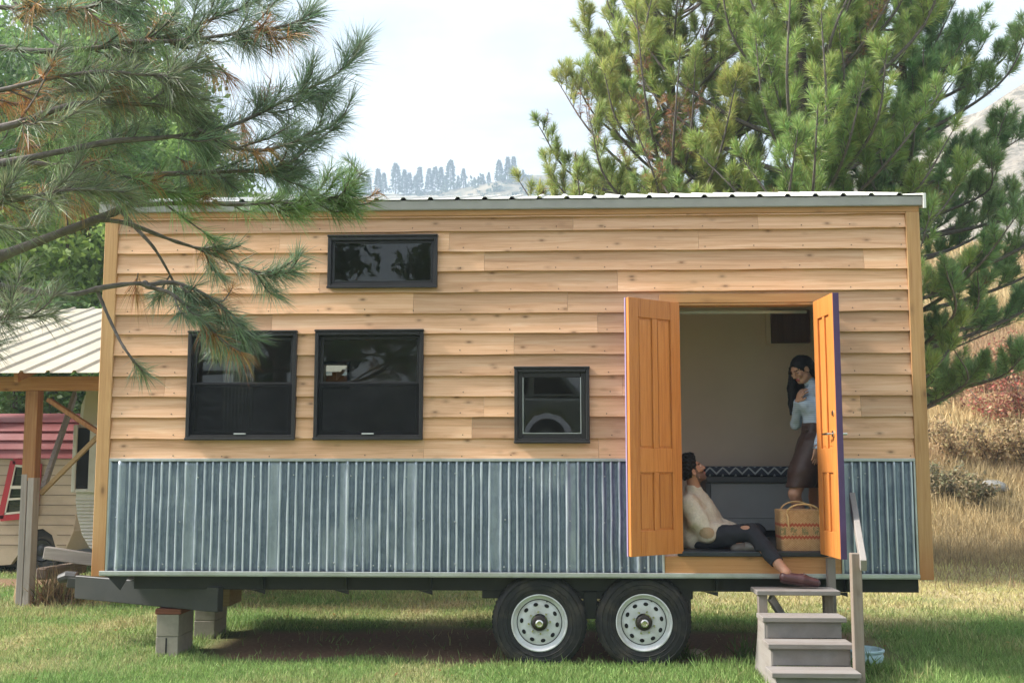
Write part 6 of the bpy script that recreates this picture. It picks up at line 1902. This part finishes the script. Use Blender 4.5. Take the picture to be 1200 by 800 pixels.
# brown skirt
Fq = Field((1.80, .05, 1.25), (2.75, 1.05, 2.05), .0065)
Fq.cap(wa_w+np.array([0, 0, .02]), hp_w, .108, .140, .05); Fq.cap(hp_w+np.array([0, -.05, -.02]), hp_w+np.array([0, .07, -.02]), .130, .130, .05)
Fq.chain([hnw, hnw*.5+knw*.5, knw], [.112, .100, .084], .10); Fq.chain([hfw, hfw*.5+kfw*.5, kfw], [.112, .100, .085], .10)
Fq.cap((hnw+hfw)/2, (knw*.75+kfw*.25), .10, .07, .10)
Fq.rough(.0022, 44, 4)
Fq.cut((0, 0, wa_w[2]+.012), (0, 0, 1)); Fq.cut(A(944, 571, .5), nrm((-.02, 0, -1)))
sk_ = Fq.mesh('skirt', MAT['leather_skirt'] if 'leather_skirt' in MAT else attr_mat('brown_skirt', .5, .4, .2, 30), wom, [.062, .034, .030])
m = MB()
wz = wa_w[2]-.03
for zz in (wz+.025, wz-.10):
    ring = [(wa_w[0]+(.109 if zz > wz else .136)*math.cos(t)-.002, wa_w[1]+(.109 if zz > wz else .136)*math.sin(t), zz) for t in np.linspace(math.pi*.8, math.pi*1.75, 14)]
    m.tube(ring, .004, 6)
p = A(947, 503, .42); m.lathe([(0, -.006), (.010, -.005), (.011, 0), (.010, .02), (0, .02)], (p[0], wa_w[1]-.105, p[2]), 'y', 12)
m.build('belt_trim', plain('skirt_trim_leather', (.10, .06, .05), .45), sk_, smooth=True)
# ------------------------------------------------------------------ sky, sun, air
W = bpy.data.worlds.new('World'); S.world = W; W.use_nodes = True
nt = W.node_tree; bg = nt.nodes['Background']
SUN = Vector((-.76, -.055, .66)).normalized()
el = math.asin(SUN.z); az = math.atan2(SUN.x, SUN.y)
sky = nt.nodes.new('ShaderNodeTexSky'); sky.sky_type = 'NISHITA'; sky.sun_disc = False
sky.sun_elevation = el; sky.sun_rotation = az; sky.dust_density = 2.0; sky.air_density = 1.2
tc = nt.nodes.new('ShaderNodeTexCoord'); mp = nt.nodes.new('ShaderNodeMapping')
mp.inputs['Scale'].default_value = (1.2, 1.2, 3.4)
nt.links.new(tc.outputs['Generated'], mp.inputs['Vector'])
n1 = noise(nt, mp.outputs[0], 1.9, 7, .58, .6)
cov = ramp(nt, n1, [(.30, (.60,)*3), (.58, (1,)*3)]).outputs[0]
n2 = noise(nt, mp.outputs[0], 3.3, 6, .6, .3)
cc = ramp(nt, n2, [(.28, (4.2, 4.85, 5.6)), (.68, (6.9, 7.15, 7.45))]).outputs[0]
skyc = mixc(nt, cov, sky.outputs[0], cc)
# thin cloud glows round the hidden sun, high on the left
dt = nt.nodes.new('ShaderNodeVectorMath'); dt.operation = 'DOT_PRODUCT'; nv = nt.nodes.new('ShaderNodeVectorMath'); nv.operation = 'NORMALIZE'
nt.links.new(tc.outputs['Generated'], nv.inputs[0]); nt.links.new(nv.outputs[0], dt.inputs[0]); dt.inputs[1].default_value = tuple(SUN)
gl = ramp(nt, dt.outputs['Value'], [(.62, (0, 0, 0)), (.86, (3.2, 3.1, 2.9)), (1.0, (15, 14.3, 13))]).outputs[0]
skyc = mixc(nt, 1.0, skyc, gl, 'ADD')
nt.links.new(skyc, bg.inputs['Color'])
bg.inputs['Strength'].default_value = .093
sl = bpy.data.lights.new('sun', 'SUN'); sl.energy = SUN_E; sl.angle = R(8.0); sl.color = (1.0, .945, .86)
so = bpy.data.objects.new('sun', sl); COL.objects.link(so); so.rotation_euler = SUN.to_track_quat('Z', 'Y').to_euler(); so.location = (-20, -6, 30)

if HAZE:
    HTOP = float(max(o.data.vertices[i].co.z for o in bpy.data.objects if o.name in ('far_ridge', 'rocky_hill') for i in range(len(o.data.vertices))))+12
    print('haze top', HTOP)
    m = MB(); m.box(-1300, 1500, -200, 1300, -40, HTOP, .5)
    hm = bpy.data.materials.new('air'); hm.use_nodes = True; ht = hm.node_tree; ht.nodes.clear()
    out = ht.nodes.new('ShaderNodeOutputMaterial'); pv = ht.nodes.new('ShaderNodeVolumePrincipled')
    pv.inputs['Color'].default_value = (.66, .83, 1.0, 1); pv.inputs['Density'].default_value = HAZE; pv.inputs['Anisotropy'].default_value = .2
    ht.links.new(pv.outputs[0], out.inputs['Volume'])
    tag(m.build('haze', hm), kind='stuff')

S.view_settings.view_transform = 'Standard'; S.view_settings.look = 'None'
S.view_settings.exposure = EXPO; S.view_settings.gamma = 1.0
S.render.engine = 'CYCLES'
c = S.cycles
c.use_denoising = True
try: c.denoiser = 'OPENIMAGEDENOISE'
except Exception: pass
c.max_bounces = 8; c.diffuse_bounces = 4; c.glossy_bounces = 3; c.transmission_bounces = 6; c.transparent_max_bounces = 16; c.volume_bounces = 0
c.sample_clamp_indirect = 6.0
c.use_adaptive_sampling = True; c.adaptive_threshold = .015
